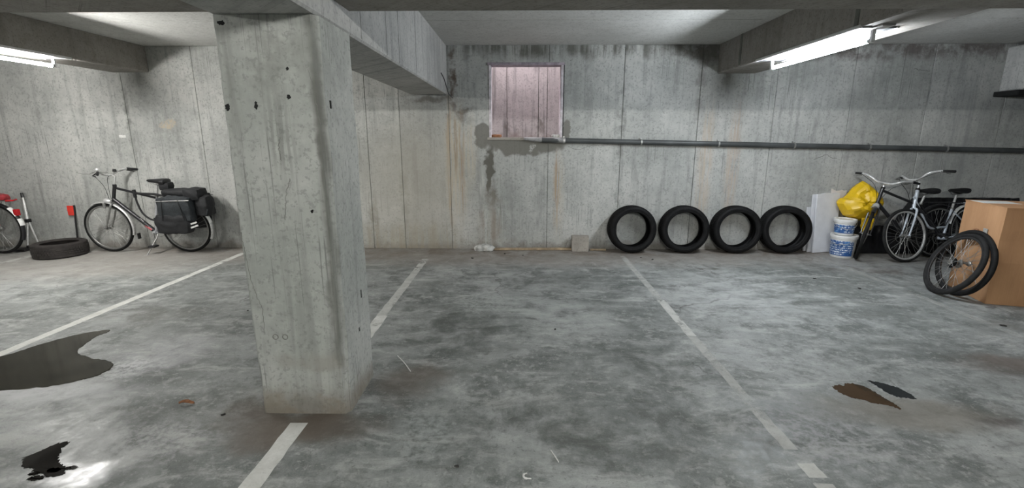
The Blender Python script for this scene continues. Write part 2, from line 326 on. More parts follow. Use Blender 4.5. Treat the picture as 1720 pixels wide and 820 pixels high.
# ------------------------------------------------------------------ mesh helpers
class MB:
    def __init__(s): s.v = []; s.f = []
    def add(s, v, f):
        o = len(s.v); s.v += [tuple(x) for x in v]; s.f += [tuple(i + o for i in g) for g in f]; return s
    def box(s, a, b):
        (x0, y0, z0), (x1, y1, z1) = a, b
        return s.add([(x0, y0, z0), (x1, y0, z0), (x1, y1, z0), (x0, y1, z0), (x0, y0, z1), (x1, y0, z1), (x1, y1, z1), (x0, y1, z1)],
                     [(0, 3, 2, 1), (4, 5, 6, 7), (0, 1, 5, 4), (1, 2, 6, 5), (2, 3, 7, 6), (3, 0, 4, 7)])
    def tube(s, pts, r, n=8, closed=False, cap=True):
        pts = [Vector(p) for p in pts]; m = len(pts)
        rr = r if isinstance(r, (list, tuple)) else [r] * m
        T = []
        for i in range(m):
            a = pts[(i - 1) % m] if closed or i > 0 else pts[i]; b = pts[(i + 1) % m] if closed or i < m - 1 else pts[i]
            T.append((b - a).normalized())
        up = Vector((0, 0, 1)) if abs(T[0].z) < .9 else Vector((1, 0, 0))
        nx = T[0].cross(up).normalized(); V = []
        for i in range(m):
            if i:
                q = T[i - 1].rotation_difference(T[i]); nx = (q @ nx)
                nx = (nx - T[i] * nx.dot(T[i])).normalized()
            ny = T[i].cross(nx)
            for j in range(n):
                t = 2 * math.pi * j / n
                V.append(pts[i] + (nx * math.cos(t) + ny * math.sin(t)) * rr[i])
        Fc = []
        for i in range(m if closed else m - 1):
            for j in range(n):
                a = i * n + j; b = i * n + (j + 1) % n; c = ((i + 1) % m) * n
                Fc.append((a, b, c + (j + 1) % n, c + j))
        if cap and not closed:
            Fc.append(tuple(range(n - 1, -1, -1))); Fc.append(tuple((m - 1) * n + j for j in range(n)))
        return s.add(V, Fc)
    def lathe(s, prof, n=48, closed=True, a0=0, a1=2 * math.pi, axis='y', c=(0, 0, 0)):
        """prof: (radius, offset along axis)"""
        full = abs(a1 - a0 - 2 * math.pi) < 1e-6; m = len(prof); k = n if full else n + 1; V = []; Fc = []
        for i in range(k):
            t = a0 + (a1 - a0) * i / n
            for r, w in prof:
                p = (r * math.cos(t), w, r * math.sin(t)) if axis == 'y' else (r * math.cos(t), r * math.sin(t), w)
                V.append((p[0] + c[0], p[1] + c[1], p[2] + c[2]))
        for i in range(n):
            for j in range(m if closed else m - 1):
                a = i * m + j; b = i * m + (j + 1) % m; q = ((i + 1) % k) * m
                Fc.append((a, q + j, q + (j + 1) % m, b) if axis == 'y' else (a, b, q + (j + 1) % m, q + j))
        if not full and closed:
            Fc.append(tuple(range(m))); Fc.append(tuple(n * m + j for j in range(m - 1, -1, -1)))
        return s.add(V, Fc)
    def prism(s, poly, z0, z1):
        n = len(poly)
        return s.add([(x, y, z0) for x, y in poly] + [(x, y, z1) for x, y in poly],
                     [tuple(range(n - 1, -1, -1)), tuple(range(n, 2 * n))] + [(i, (i + 1) % n, n + (i + 1) % n, n + i) for i in range(n)])
    def xf(s, M4):
        s.v = [tuple(M4 @ Vector(p)) for p in s.v]; return s
    def mesh(s, name, mat, smooth=35, bevel=0, seg=2, fix=True):
        me = bpy.data.meshes.new(name); me.from_pydata(s.v, [], s.f)
        bm = bmesh.new(); bm.from_mesh(me)
        if bevel: bmesh.ops.bevel(bm, geom=bm.edges[:], offset=bevel, segments=seg, affect='EDGES', profile=.6)
        if fix: bmesh.ops.recalc_face_normals(bm, faces=bm.faces[:])
        bm.to_mesh(me); bm.free()
        if smooth:
            me.polygons.foreach_set('use_smooth', [True] * len(me.polygons))
            me.set_sharp_from_angle(angle=R(smooth))
        me.materials.append(M[mat]); return me
    def obj(s, name, mat, parent=None, **kw):
        o = bpy.data.objects.new(name, s.mesh(name, mat, **kw)); COL.objects.link(o)
        if parent: o.parent = parent
        return o

def tag(o, label, cat, group=None):
    o['label'] = label; o['category'] = cat
    if group: o['group'] = group
    return o
def struct(o, label=None):
    o['kind'] = 'structure'
    if label: o['label'] = label
    return o
def empty(name, loc=(0, 0, 0), rz=0):
    o = bpy.data.objects.new(name, None); COL.objects.link(o); o.location = loc; o.rotation_euler = (0, 0, rz); o.empty_display_size = .1
    return o
def copy_tree(o, parent=None):
    c = o.copy(); COL.objects.link(c); c.parent = parent
    for ch in list(o.children): copy_tree(ch, c)
    return c
def smooth_loop(pts, k=6, jit=0.0, seed=1):
    rnd = random.Random(seed); n = len(pts); out = []
    for i in range(n):
        p0, p1, p2, p3 = (Vector((*pts[(i + d) % n], 0)) for d in (-1, 0, 1, 2))
        for j in range(k):
            t = j / k
            q = .5 * ((2 * p1) + (p2 - p0) * t + (2 * p0 - 5 * p1 + 4 * p2 - p3) * t * t + (3 * p1 - p0 - 3 * p2 + p3) * t ** 3)
            out.append((q.x + rnd.uniform(-jit, jit), q.y + rnd.uniform(-jit, jit)))
    return out
def spline(pts, k=5):
    P = [Vector(p) for p in pts]; P = [2 * P[0] - P[1]] + P + [2 * P[-1] - P[-2]]; out = []
    for i in range(1, len(P) - 2):
        p0, p1, p2, p3 = P[i - 1:i + 3]
        for j in range(k):
            t = j / k
            out.append(.5 * ((2 * p1) + (p2 - p0) * t + (2 * p0 - 5 * p1 + 4 * p2 - p3) * t * t + (3 * p1 - p0 - 3 * p2 + p3) * t ** 3))
    return out + [P[-2]]

# ------------------------------------------------------------------ the setting
WY = 6.51; CZ = 2.745; XL, XR, YB = -10.5, 10.5, -7.5
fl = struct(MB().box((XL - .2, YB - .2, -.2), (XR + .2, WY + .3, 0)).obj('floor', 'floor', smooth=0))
# wall behind the formwork panels, with the window hole
wx0, wx1, wz0, wz1 = -.41, .575, 1.56, 2.508
def holed(mb, x0, x1, y0, y1, z0, z1, hole=None):
    if not hole: return mb.box((x0, y0, z0), (x1, y1, z1))
    a, b, c, d = hole
    mb.box((x0, y0, z0), (a, y1, z1)); mb.box((b, y0, z0), (x1, y1, z1))
    mb.box((a, y0, z0), (b, y1, c)); mb.box((a, y0, d), (b, y1, z1)); return mb
wb = struct(holed(MB(), XL, XR, WY + .012, WY + .20, 0, CZ + .3, (wx0, wx1, wz0, wz1)).obj('wall_back', 'joint', smooth=0))
joints = [XL, -9.38, -8.38, -7.38, -6.38, -5.38, -4.38, -3.38, -2.09, -1.635, -.96, .39, 1.38, 2.40, 3.40, 4.40, 5.40, 6.41, 7.41, 8.41, 9.41, XR]
rnd = random.Random(5)
for i in range(len(joints) - 1):
    a, b = joints[i] + .003, joints[i + 1] - .003
    dy = rnd.uniform(-.002, .002)
    hole = None
    if a < wx0 < b: hole = (wx0, b, wz0, wz1)
    elif a < wx1 < b: hole = (a, wx1, wz0, wz1)
    m = MB()
    if hole and hole[1] == b:
        m.box((a, WY + dy, .0), (wx0, WY + .02, CZ)); m.box((wx0, WY + dy, 0), (b, WY + .02, wz0)); m.box((wx0, WY + dy, wz1), (b, WY + .02, CZ))
    elif hole:
        m.box((wx1, WY + dy, .0), (b, WY + .02, CZ)); m.box((a, WY + dy, 0), (wx1, WY + .02, wz0)); m.box((a, WY + dy, wz1), (wx1, WY + .02, CZ))
    else: m.box((a, WY + dy, 0), (b, WY + .02, CZ))
    m.obj('wall_panel', 'wall', wb, smooth=0, bevel=0 if hole else .004, seg=1)
struct(MB().box((XL - .2, YB, 0), (XL, WY + .2, CZ + .3)).obj('wall_left', 'wall_side', smooth=0))
struct(MB().box((XR, YB, 0), (XR + .2, WY + .2, CZ + .3)).obj('wall_right', 'wall_side', smooth=0))
struct(MB().box((XL, YB - .2, 0), (XR, YB, CZ + .3)).obj('wall_front', 'wall_side', smooth=0))
# ceiling: precast slabs laid side by side, joints across the room
ce = struct(MB().box((XL, YB, CZ + .015), (XR, WY + .012, CZ + .3)).obj('ceiling', 'joint', smooth=0))
y = WY; first = True
while y > YB + .05:
    y2 = 5.203 if first else max(YB, y - 1.2); first = False
    MB().box((XL, y2 + .006, CZ), (XR, y - .006 if y < WY else y, CZ + .02)).obj('ceiling_slab', 'ceil', ce, smooth=0)
    y = y2
# light well behind the window, open to the sky
sh = struct(MB().box((-1.6, 7.52, .9), (1.8, 7.72, 3.9)).box((-1.8, 6.73, .9), (-1.6, 7.72, 3.9)).box((1.8, 6.73, .9), (2.0, 7.72, 3.9)).box((-1.8, 6.71, CZ + .3), (2.0, 6.73, 3.9)).box((-1.8, 6.71, .9), (2.0, 7.72, 1.1)).obj('wall_light_well', 'joint', smooth=0))
for a, b in ((-1.6, -.205), (-.195, .285), (.295, .42), (.43, 1.8)):
    MB().box((a, 7.505, 1.1), (b, 7.53, 3.9)).obj('well_panel', 'shaft', sh, smooth=0)
# window edging
wi = struct(empty('window_1', (0, WY, wz0)), 'square window hole onto a bright pinkish light well')
def wpart(name, a, b, mat):
    o = MB().box(a, b).obj(name, mat, smooth=0, bevel=.003, seg=1); o.parent = wi; o.matrix_parent_inverse = Matrix.Translation((0, -WY, -wz0)); return o
wpart('window_head', (wx0 - .02, WY - .012, wz1 - .012), (wx1 + .015, WY + .19, wz1 + .022), 'frame')
wpart('window_jamb', (wx0 - .004, WY - .008, wz0), (wx0 + .026, WY + .19, wz1 - .012), 'frame_pale')
wpart('window_jamb', (wx1 - .030, WY - .008, wz0), (wx1 + .004, WY + .19, wz1 - .012), 'frame_pale')
wpart('window_sill', (wx0 - .03, WY - .015, wz0 - .03), (wx1 + .03, WY + .19, wz0 + .006), 'block')

wpart('window_dark_edge', (wx1 + .005, WY - .004, wz0), (wx1 + .018, WY + .003, wz1 + .02), 'hole')  # thin dark strip along the outside of the right jamb
# column with chamfered corners
def column():
    x0, x1, y0, y1, zt = -1.475, -.972, 2.38, 2.838, 2.128
    c = .028; pts = [(x0 + .012, y0), (x1 - c, y0), (x1, y0 + c * 1.3), (x1, y1 - .015), (x1 - .015, y1), (x0 + .015, y1), (x0, y1 - .015), (x0, y0 + .012)]
    m = MB(); nz = 40; n = len(pts); V = []; Fc = []
    for i in range(nz + 1):
        z = zt * i / nz
        for x, y in pts:
            w = .004 * noise.noise(Vector((x * 7, y * 7, z * 3))) + .003 * noise.noise(Vector((x * 30, y * 30, z * 14)))
            V.append((x + w, y + w * .8, z))
    for i in range(nz):
        for j in range(n):
            Fc.append((i * n + j, i * n + (j + 1) % n, (i + 1) * n + (j + 1) % n, (i + 1) * n + j))
    Fc.append(tuple(range(n - 1, -1, -1))); Fc.append(tuple(nz * n + j for j in range(n)))
    o = m.add(V, Fc).obj('concrete_column', 'column', smooth=25)
    struct(o, 'square grey concrete column standing on the parking line'); o['category'] = 'column'
    for i, (x, z, sx, sz) in enumerate([(-1.141, 1.75, .010, .012), (-1.452, 1.702, .012, .018), (-1.309, 1.711, .008, .020), (-1.133, 1.883, .008, .008), (-1.432, 2.091, .020, .010), (-1.08, 1.18, .007, .009)]):
        b = smooth_loop([(x + sx * math.cos(t), z + sz * math.sin(t)) for t in (0, 1.1, 2.2, 3.2, 4.2, 5.3)], 3, .003, i)
        h = MB().prism(b, 0, .006); h.v = [(p[0], y0 - .002 - p[2] * .5 + .003, p[1]) for p in h.v]
        h.obj('tie_hole', 'hole', o, smooth=0)
    for cp in ([(-1.470, 1.069), (-1.462, .972), (-1.448, .807), (-1.425, .70), (-1.406, .638), (-1.413, .498)], [(-1.176, 1.35), (-1.208, 1.258), (-1.227, 1.133)], [(-1.03, 1.88), (-1.012, 1.79), (-1.006, 1.70), (-.998, 1.62)], [(-1.205, 1.558), (-1.218, 1.50), (-1.212, 1.44)]):
        rn = random.Random(len(cp)); pts = [(p.x + rn.uniform(-.004, .004), 2.3795, p.z) for p in spline([(x, 0, z) for x, z in cp], 8)]
        MB().tube(pts, .0016, 4).obj('crack', 'joint', o, smooth=0)
    for x in (-1.352, -1.298):
        MB().lathe([(.0125, -.001), (.0165, -.001), (.0165, .002), (.0125, .002)], 18, c=(x, 2.3785, .475)).obj('ring_mark', 'joint', o, smooth=0)
    for i, (y, z, s) in enumerate([(2.47, 1.72, .02), (2.70, .62, .025), (2.62, .42, .012)]):
        MB().box((x1 - .004, y - .006, z - s), (x1 + .003, y + .006, z + s)).obj('tie_hole', 'hole', o, smooth=0)
column()
def beam(name, a, b, mat, label, bev=.012):
    o = MB().box(a, b).obj(name, mat, smooth=0, bevel=bev, seg=1); struct(o, label); o['category'] = 'beam'; return o
bc = beam('concrete_beam', (-1.475, YB, 2.13), (-.974, WY + .005, CZ + .01), 'beam_pale', 'deep pale concrete beam running over the column to the back wall')
for yy in (3.05, 3.62, 3.98, 4.62):
    MB().box((-.976, yy - .003, 2.145), (-.9725, yy + .003, CZ)).obj('board_seam', 'joint', bc, smooth=0)
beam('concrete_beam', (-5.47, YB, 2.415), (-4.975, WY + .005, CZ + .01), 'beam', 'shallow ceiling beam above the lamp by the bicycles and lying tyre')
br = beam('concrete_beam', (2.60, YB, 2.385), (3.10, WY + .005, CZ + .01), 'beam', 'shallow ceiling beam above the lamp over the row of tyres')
for yy in (3.92, 5.88):
    MB().box((2.594, yy - .022, 2.40), (2.601, yy + .022, CZ)).obj('board_seam', 'joint', br, smooth=0)
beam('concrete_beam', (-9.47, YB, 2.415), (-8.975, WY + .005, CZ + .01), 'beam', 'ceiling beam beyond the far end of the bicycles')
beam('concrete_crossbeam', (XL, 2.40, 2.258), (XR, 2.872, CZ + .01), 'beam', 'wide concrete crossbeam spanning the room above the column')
# concrete nib high on the wall at the right
nb = beam('wall_corbel', (6.30, WY - .30, 2.15), (7.4, WY + .005, 2.70), 'beam_pale', 'pale concrete corbel high on the wall above the cardboard box', .015)
MB().box((6.24, WY - .32, 2.085), (7.42, WY + .004, 2.148)).obj('bearing_strip', 'hole', nb, smooth=0, bevel=.008, seg=1)

# parking lines, children of the floor
def line(x, pieces, mat, w=.092, seed=0):
    rnd = random.Random(seed)
    for y0, y1 in pieces:
        n = max(3, int((y1 - y0) / .07)); L = []; Rr = []
        for i in range(n + 1):
            yy = y0 + (y1 - y0) * i / n
            L.append((x - w / 2 + rnd.uniform(-.004, .004), yy + rnd.uniform(-.008, .008), .0012)); Rr.append((x + w / 2 + rnd.uniform(-.004, .004), yy, .0012))
        MB().add(L + Rr, [(i, n + 1 + i, n + 2 + i, i + 1) for i in range(n)]).obj('painted_line', mat, fl, smooth=0, fix=False)
line(-6.60, [(3.0, 6.2)], 'line_worn', seed=1)
line(-3.82, [(1.2, 6.2)], 'line_clean', .085, 2)
line(-1.225, [(1.2, 2.29), (2.86, 3.9)], 'line_clean', .098, 3)
line(-1.235, [(3.9, 5.9)], 'line_worn', .085, 4)
line(1.39, [(2.10, 3.5), (4.35, 6.1)], 'line_faint', .07, 5)
line(1.39, [(3.5, 4.35)], 'line_worn', .075, 15)
line(1.40, [(1.3, 1.86)], 'line_faint', .085, 6)
line(1.405, [(1.90, 2.0)], 'line_worn', .085, 16)
line(4.03, [(2.2, 6.15)], 'line_ghost', .085, 7)

# puddles
def puddle(pts, mat, label, seed, h=.0022, jit=.006, name='puddle'):
    cx = sum(p[0] for p in pts) / len(pts); cy = sum(p[1] for p in pts) / len(pts)
    lp = smooth_loop([(x - cx, y - cy) for x, y in pts], 8, jit, seed)
    inner = [(x * .985, y * .985) for x, y in lp]; n = len(lp)
    m = MB().add([(x, y, 0.0003) for x, y in lp] + [(x, y, h) for x, y in inner],
                 [tuple(range(n, 2 * n))] + [(i, (i + 1) % n, n + (i + 1) % n, n + i) for i in range(n)] + [tuple(range(n - 1, -1, -1))])
    o = m.obj(name, mat, smooth=0); o.location = (cx, cy, 0)
    if label: tag(o, label, 'puddle')
    return o
puddle([(-4.6, 2.62), (-4.5, 2.95), (-4.0, 3.0), (-3.772, 3.07), (-3.70, 3.25), (-3.58, 3.45), (-3.42, 3.552), (-3.37, 3.50), (-3.387, 3.42), (-3.34, 3.256), (-3.281, 3.135), (-3.106, 3.05), (-2.90, 2.99), (-2.82, 2.90), (-2.82, 2.80), (-2.88, 2.73), (-3.015, 2.65), (-3.264, 2.59), (-3.6, 2.52), (-4.3, 2.48)], 'water', 'large shallow brown puddle on the floor left of the column', 1)
p2 = puddle([(-2.46, 1.975), (-2.43, 2.03), (-2.40, 2.09), (-2.35, 2.10), (-2.34, 2.05), (-2.28, 1.97), (-2.22, 1.93), (-2.17, 1.90), (-2.22, 1.87), (-2.30, 1.88), (-2.33, 1.90), (-2.40, 1.92)], 'water_dark', 'small black speckled puddle beside a white glare on the floor', 2, jit=.009)
for i, (x, y, s) in enumerate([(.10, -.075, .022), (.13, -.10, .03), (.07, -.13, .024), (.17, -.06, .02), (.03, -.10, .016)]):
    puddle([(s * 1.5 * math.cos(t), s * .7 * math.sin(t)) for t in (0, 1, 2.1, 3.3, 4.2, 5.2)], 'water_dark', None, 10 + i, jit=.005, name='droplet').parent = p2
    bpy.data.objects[-1 if False else p2.children[-1].name].location = (x, y, 0)
p3 = puddle([(2.004, 2.713), (2.03, 2.745), (2.067, 2.751), (2.085, 2.735), (2.108, 2.766), (2.161, 2.772), (2.21, 2.735), (2.232, 2.66), (2.238, 2.605), (2.25, 2.53), (2.238, 2.478), (2.20, 2.52), (2.14, 2.535), (2.09, 2.576), (2.04, 2.60), (2.013, 2.65)], 'oil', 'brown oily puddle on the open floor right of the worn line', 3)
p4 = puddle([(2.285, 2.81), (2.339, 2.79), (2.40, 2.741), (2.43, 2.677), (2.425, 2.595), (2.37, 2.60), (2.325, 2.62), (2.30, 2.68), (2.30, 2.755)], 'oil_dark', 'dark grey wet patch touching the brown oily puddle', 4, h=.0018)

# ------------------------------------------------------------------ lamps
def lamp(label, tubemat, loc, rz=0, group=None):
    t = empty('fluorescent_lamp', loc, rz); tag(t, label, 'lamp', group)
    L = .80
    MB().box((-.13, -L, 0), (.13, L, .010)).obj('reflector', 'reflector', t, smooth=0)
    for s in (-1, 1):
        MB().tube([(s * .143, -L, .012), (s * .143, L, .012)], .0145, 10).obj('side_rail', 'tray', t)
    tb = MB().tube([(0, -.715, -.075), (0, .715, -.075)], .0165, 14).obj('tube', tubemat, t)
    for s in (-1, 1):
        MB().tube([(0, s * .705, -.075), (0, s * .735, -.075)], .0175, 14).obj('tube_cap', 'cap', tb)
        MB().box((-.014, s * .742 - .012, -.092), (.014, s * .742 + .012, .004)).obj('socket', 'tray', t, smooth=0, bevel=.003)
    for s in (-.25, .35):
        MB().tube([(-.10, s - .03, .0), (-.06, s, -.01), (.03, s + .01, -.015), (.05, s + .06, -.03)], .003, 5).obj('wire_clip', 'cap', t)
    MB().box((-.05, -L - .10, -.005), (.05, -L + .01, .03)).obj('junction_bracket', 'galv', t, smooth=0, bevel=.006)
    return t
lamp('lit fluorescent tube lamp under the beam above the row of tyres', 'tube', (2.745, 4.67, 2.374))
lamp('lit fluorescent tube lamp under the beam at the left edge', 'tube_warm', (-5.125, 4.60, 2.404))
lamp('lit aisle tube lamp on the ceiling behind the camera, left one', 'tube_aisle', (-4.9, -1.2, 2.63), R(90))
lamp('lit aisle tube lamp on the ceiling behind the camera, right one', 'tube_aisle', (1.1, -1.2, 2.63), R(90))

# ------------------------------------------------------------------ pipe along the wall
pz = lambda x: 1.535 - .0218 * (x - .14)
pp = tag(MB().tube([(x, WY - .045, pz(x)) for x in (.30, 2, 4, 6, 8, 10.3)], .034, 14).obj('wall_pipe', 'pipe'), 'long dark grey pipe running along the wall from the window sill', 'pipe')
MB().tube([(.06, WY - .03, pz(.06) + .012), (.2, WY - .04, pz(.2) + .004), (.62, WY - .045, pz(.62))], [.020, .030, .037], 12).obj('pipe_sleeve', 'pipe_pale', pp)
for x in (.60, 1.645, 2.687, 3.70, 4.707, 5.733, 6.76):
    c = MB().lathe([(.036, -.010), (.041, -.010), (.041, .010), (.036, .010)], 16)
    c.xf(Matrix.Translation((x, WY - .045, pz(x))) @ Matrix.Rotation(R(90), 4, 'Z'))
    c.box((x - .010, WY - .03, pz(x) + .034), (x + .010, WY + .002, pz(x) + .056)).box((x - .008, WY - .088, pz(x) - .012), (x + .008, WY - .080, pz(x) + .012)).obj('pipe_clip', 'galv', pp)
# loose cable at the end of the deep beam
tag(MB().tube(spline([(-.968, 6.02, 2.335), (-.958, 6.16, 2.29), (-.95, 6.30, 2.20), (-.945, 6.44, 2.135), (-.90, 6.49, 2.08)]), .006, 6).obj('loose_cable', 'black_plastic'), 'short black cable hanging where the deep beam meets the wall', 'cable')
st_ = tag(MB().box((-5.54, WY - .006, 1.562), (-5.445, WY - .001, 1.598)).obj('wall_sticker', 'white_plastic', smooth=0), 'small white sticker on the wall above the bicycle with bags', 'sticker')

# ------------------------------------------------------------------ car tyres
def car_tyre(name, Ro, w, Rb, mat, tread):
    h = w / 2
    out = [(Rb, -h * .80), (Rb + .012, -h * .93), (Rb + .02, -h * .92), (Rb + .035, -h * .99), ((Ro + Rb) / 2 + .01, -h), (Ro - .028, -h * .97), (Ro - .010, -h * .86), (Ro - .006, -h * .74)]
    inn = [(Ro - .022, -h * .70), (Ro - .030, -h * .85), ((Ro + Rb) / 2, -h * .93), (Rb + .02, -h * .84), (Rb + .002, -h * .74)]
    mir = lambda q: [(r, -x) for r, x in reversed(q)]
    prof = out + mir(out) + list(reversed(mir(inn)))[::-1] + list(reversed(inn))[::-1][::-1]
    prof = out + mir(out) + [(r, -x) for r, x in reversed(inn)] + inn if False else out + mir(out) + [(r, -x) for r, x in reversed(inn)] + [p for p in inn]
    o = MB().lathe(prof, 72).obj(name, mat, smooth=40)
    m = MB()     # ribbed tread with cross cuts
    for i, (a, b) in enumerate(((-.80, -.48), (-.42, -.16), (-.11, .11), (.16, .42), (.48, .80))):
        ro = Ro - (.005 if i in (0, 4) else 0); nb_ = 54; dr = .004 if i in (0, 4) else 0
        for j in range(nb_):
            t0 = 2 * math.pi * (j + .06) / nb_; t1 = 2 * math.pi * (j + .90) / nb_; sk = .03 * (i - 2)
            V = [(r * math.cos(t + sk), x, r * math.sin(t + sk)) for r in (Ro - .014, ro) for t, x in ((t0, a * h), (t1, a * h), (t1, b * h), (t0, b * h))]
            m.add(V, [(4, 5, 6, 7), (0, 1, 5, 4), (1, 2, 6, 5), (2, 3, 7, 6), (3, 0, 4, 7)])
    m.obj('tread', tread, o, smooth=0)
    m = MB()     # raised ring moulded on each sidewall
    for s in (-1, 1): m.lathe([(Ro - .05, s * h * .985), (Ro - .050, s * h * 1.015), (Ro - .044, s * h * 1.012), (Ro - .044, s * h * .98)], 64)
    m.obj('sidewall_ring', mat, o)
    return o
ty = car_tyre('car_tyre', .326, .225, .236, 'rubber', 'tread')
names = ['leftmost of the four black tyres standing against the wall', 'second from the left of the four black tyres standing in a row', 'third from the left of the four black tyres standing in a row', 'rightmost of the four standing black tyres, beside the white boards']
for i, (x, dy, rz, ln) in enumerate([(1.555, 0, 2, 4), (2.275, .005, -4, 4.5), (2.985, .003, -5, 4), (3.655, .0, -6, 4.2)]):
    o = ty if i == 0 else copy_tree(ty)
    o.location = (x, 6.352 + dy, .326 * math.cos(R(ln)) + .1 * math.sin(R(ln)) - .004)
    o.rotation_euler = (R(-ln), R(37 * i), R(rz)); o.rotation_mode = 'YXZ'
    o.rotation_mode = 'XYZ'; o.rotation_euler = (R(-ln), 0, R(rz))
    tag(o, names[i], 'tyre', 'car tyres standing along the wall')
tl = car_tyre('car_tyre', .292, .19, .20, 'rubber_dusty', 'rubber_dusty')
tl.rotation_euler = (R(90), 0, R(20)); tl.location = (-6.225, 6.035, .096)
tag(tl, 'dusty brown-black tyre lying flat on the floor by the bicycle', 'tyre')

# ------------------------------------------------------------------ bicycles
WR = .345
def wheel_parts(parent_name, cx, r, tyre_mat, rim_mat, spoke_mat, parent=None, X=Matrix.Identity(4), tr=.019, spokes=32, hubw=.05, cz=None):
    cz = r if cz is None else cz; T = X @ Matrix.Translation((cx, 0, cz))
    ri = r - 2 * tr
    w = MB().lathe([(ri + .004, -.012), (ri + .004, .012), (ri - .012, .011), (ri - .016, .006), (ri - .016, -.006), (ri - .012, -.011)], 56).xf(T).obj(parent_name, rim_mat, parent)
    m = MB().lathe([(r - tr + tr * math.cos(a), tr * math.sin(a)) for a in [2 * math.pi * i / 12 for i in range(12)]], 64).xf(T)
    m.obj('tyre', tyre_mat, w)
    if spokes:
        m = MB()
        for i in range(spokes):
            s = 1 if i % 2 else -1; t = 2 * math.pi * i / spokes; t2 = t + (.9 if (i // 2) % 2 else -.9)
            m.tube([(.022 * math.cos(t2), s * hubw * .5, .022 * math.sin(t2)), (ri * math.cos(t) * .985, 0, ri * math.sin(t) * .985)], .0017, 4, cap=False)
        so = m.xf(T).obj('spokes', spoke_mat, w); so['kind'] = 'stuff'
        MB().lathe([(.012, -.5 * hubw), (.026, -.5 * hubw), (.026, -.42 * hubw), (.014, -.3 * hubw), (.014, .3 * hubw), (.026, .42 * hubw), (.026, .5 * hubw), (.012, .5 * hubw), (.006, .8 * hubw), (.002, .8 * hubw), (.002, -.8 * hubw), (.006, -.8 * hubw)], 16).xf(T).obj('hub', spoke_mat, w)
    return w
def fender(cx, a0, a1, mat, parent, X=Matrix.Identity(4), r=WR + .016, w=.026, name='mudguard'):
    pr = [(r - .010, -w), (r + .004, -w * .6), (r + .008, 0), (r + .004, w * .6), (r - .010, w), (r - .012, w * .95), (r + .001, w * .55), (r + .005, 0), (r + .001, -w * .55), (r - .012, -w * .95)]
    return MB().lathe(pr, 26, a0=R(a0), a1=R(a1)).xf(X @ Matrix.Translation((cx, 0, WR))).obj(name, mat, parent)
def saddle_mesh(c, tilt=0):
    m = MB(); secs = [(-.135, .055, .045), (-.12, .082, .080), (-.07, .085, .085), (-.01, .055, .068), (.06, .030, .050), (.12, .024, .042), (.145, .012, .022)]; V = []; Fc = []; n = 12
    for x, w, h in secs:
        for j in range(n):
            t = 2 * math.pi * j / n; sy = math.cos(t); sz = math.sin(t)
            V.append((x, w * sy, (h * .45 * sz if sz > 0 else h * .75 * sz * (.5 + .5 * abs(sy)))))
    for i in range(len(secs) - 1):
        for j in range(n): Fc.append((i * n + j, i * n + (j + 1) % n, (i + 1) * n + (j + 1) % n, (i + 1) * n + j))
    Fc += [tuple(range(n)), tuple((len(secs) - 1) * n + j for j in range(n - 1, -1, -1))]
    return m.add(V, Fc).xf(Matrix.Translation(c) @ Matrix.Rotation(R(tilt), 4, 'Y'))

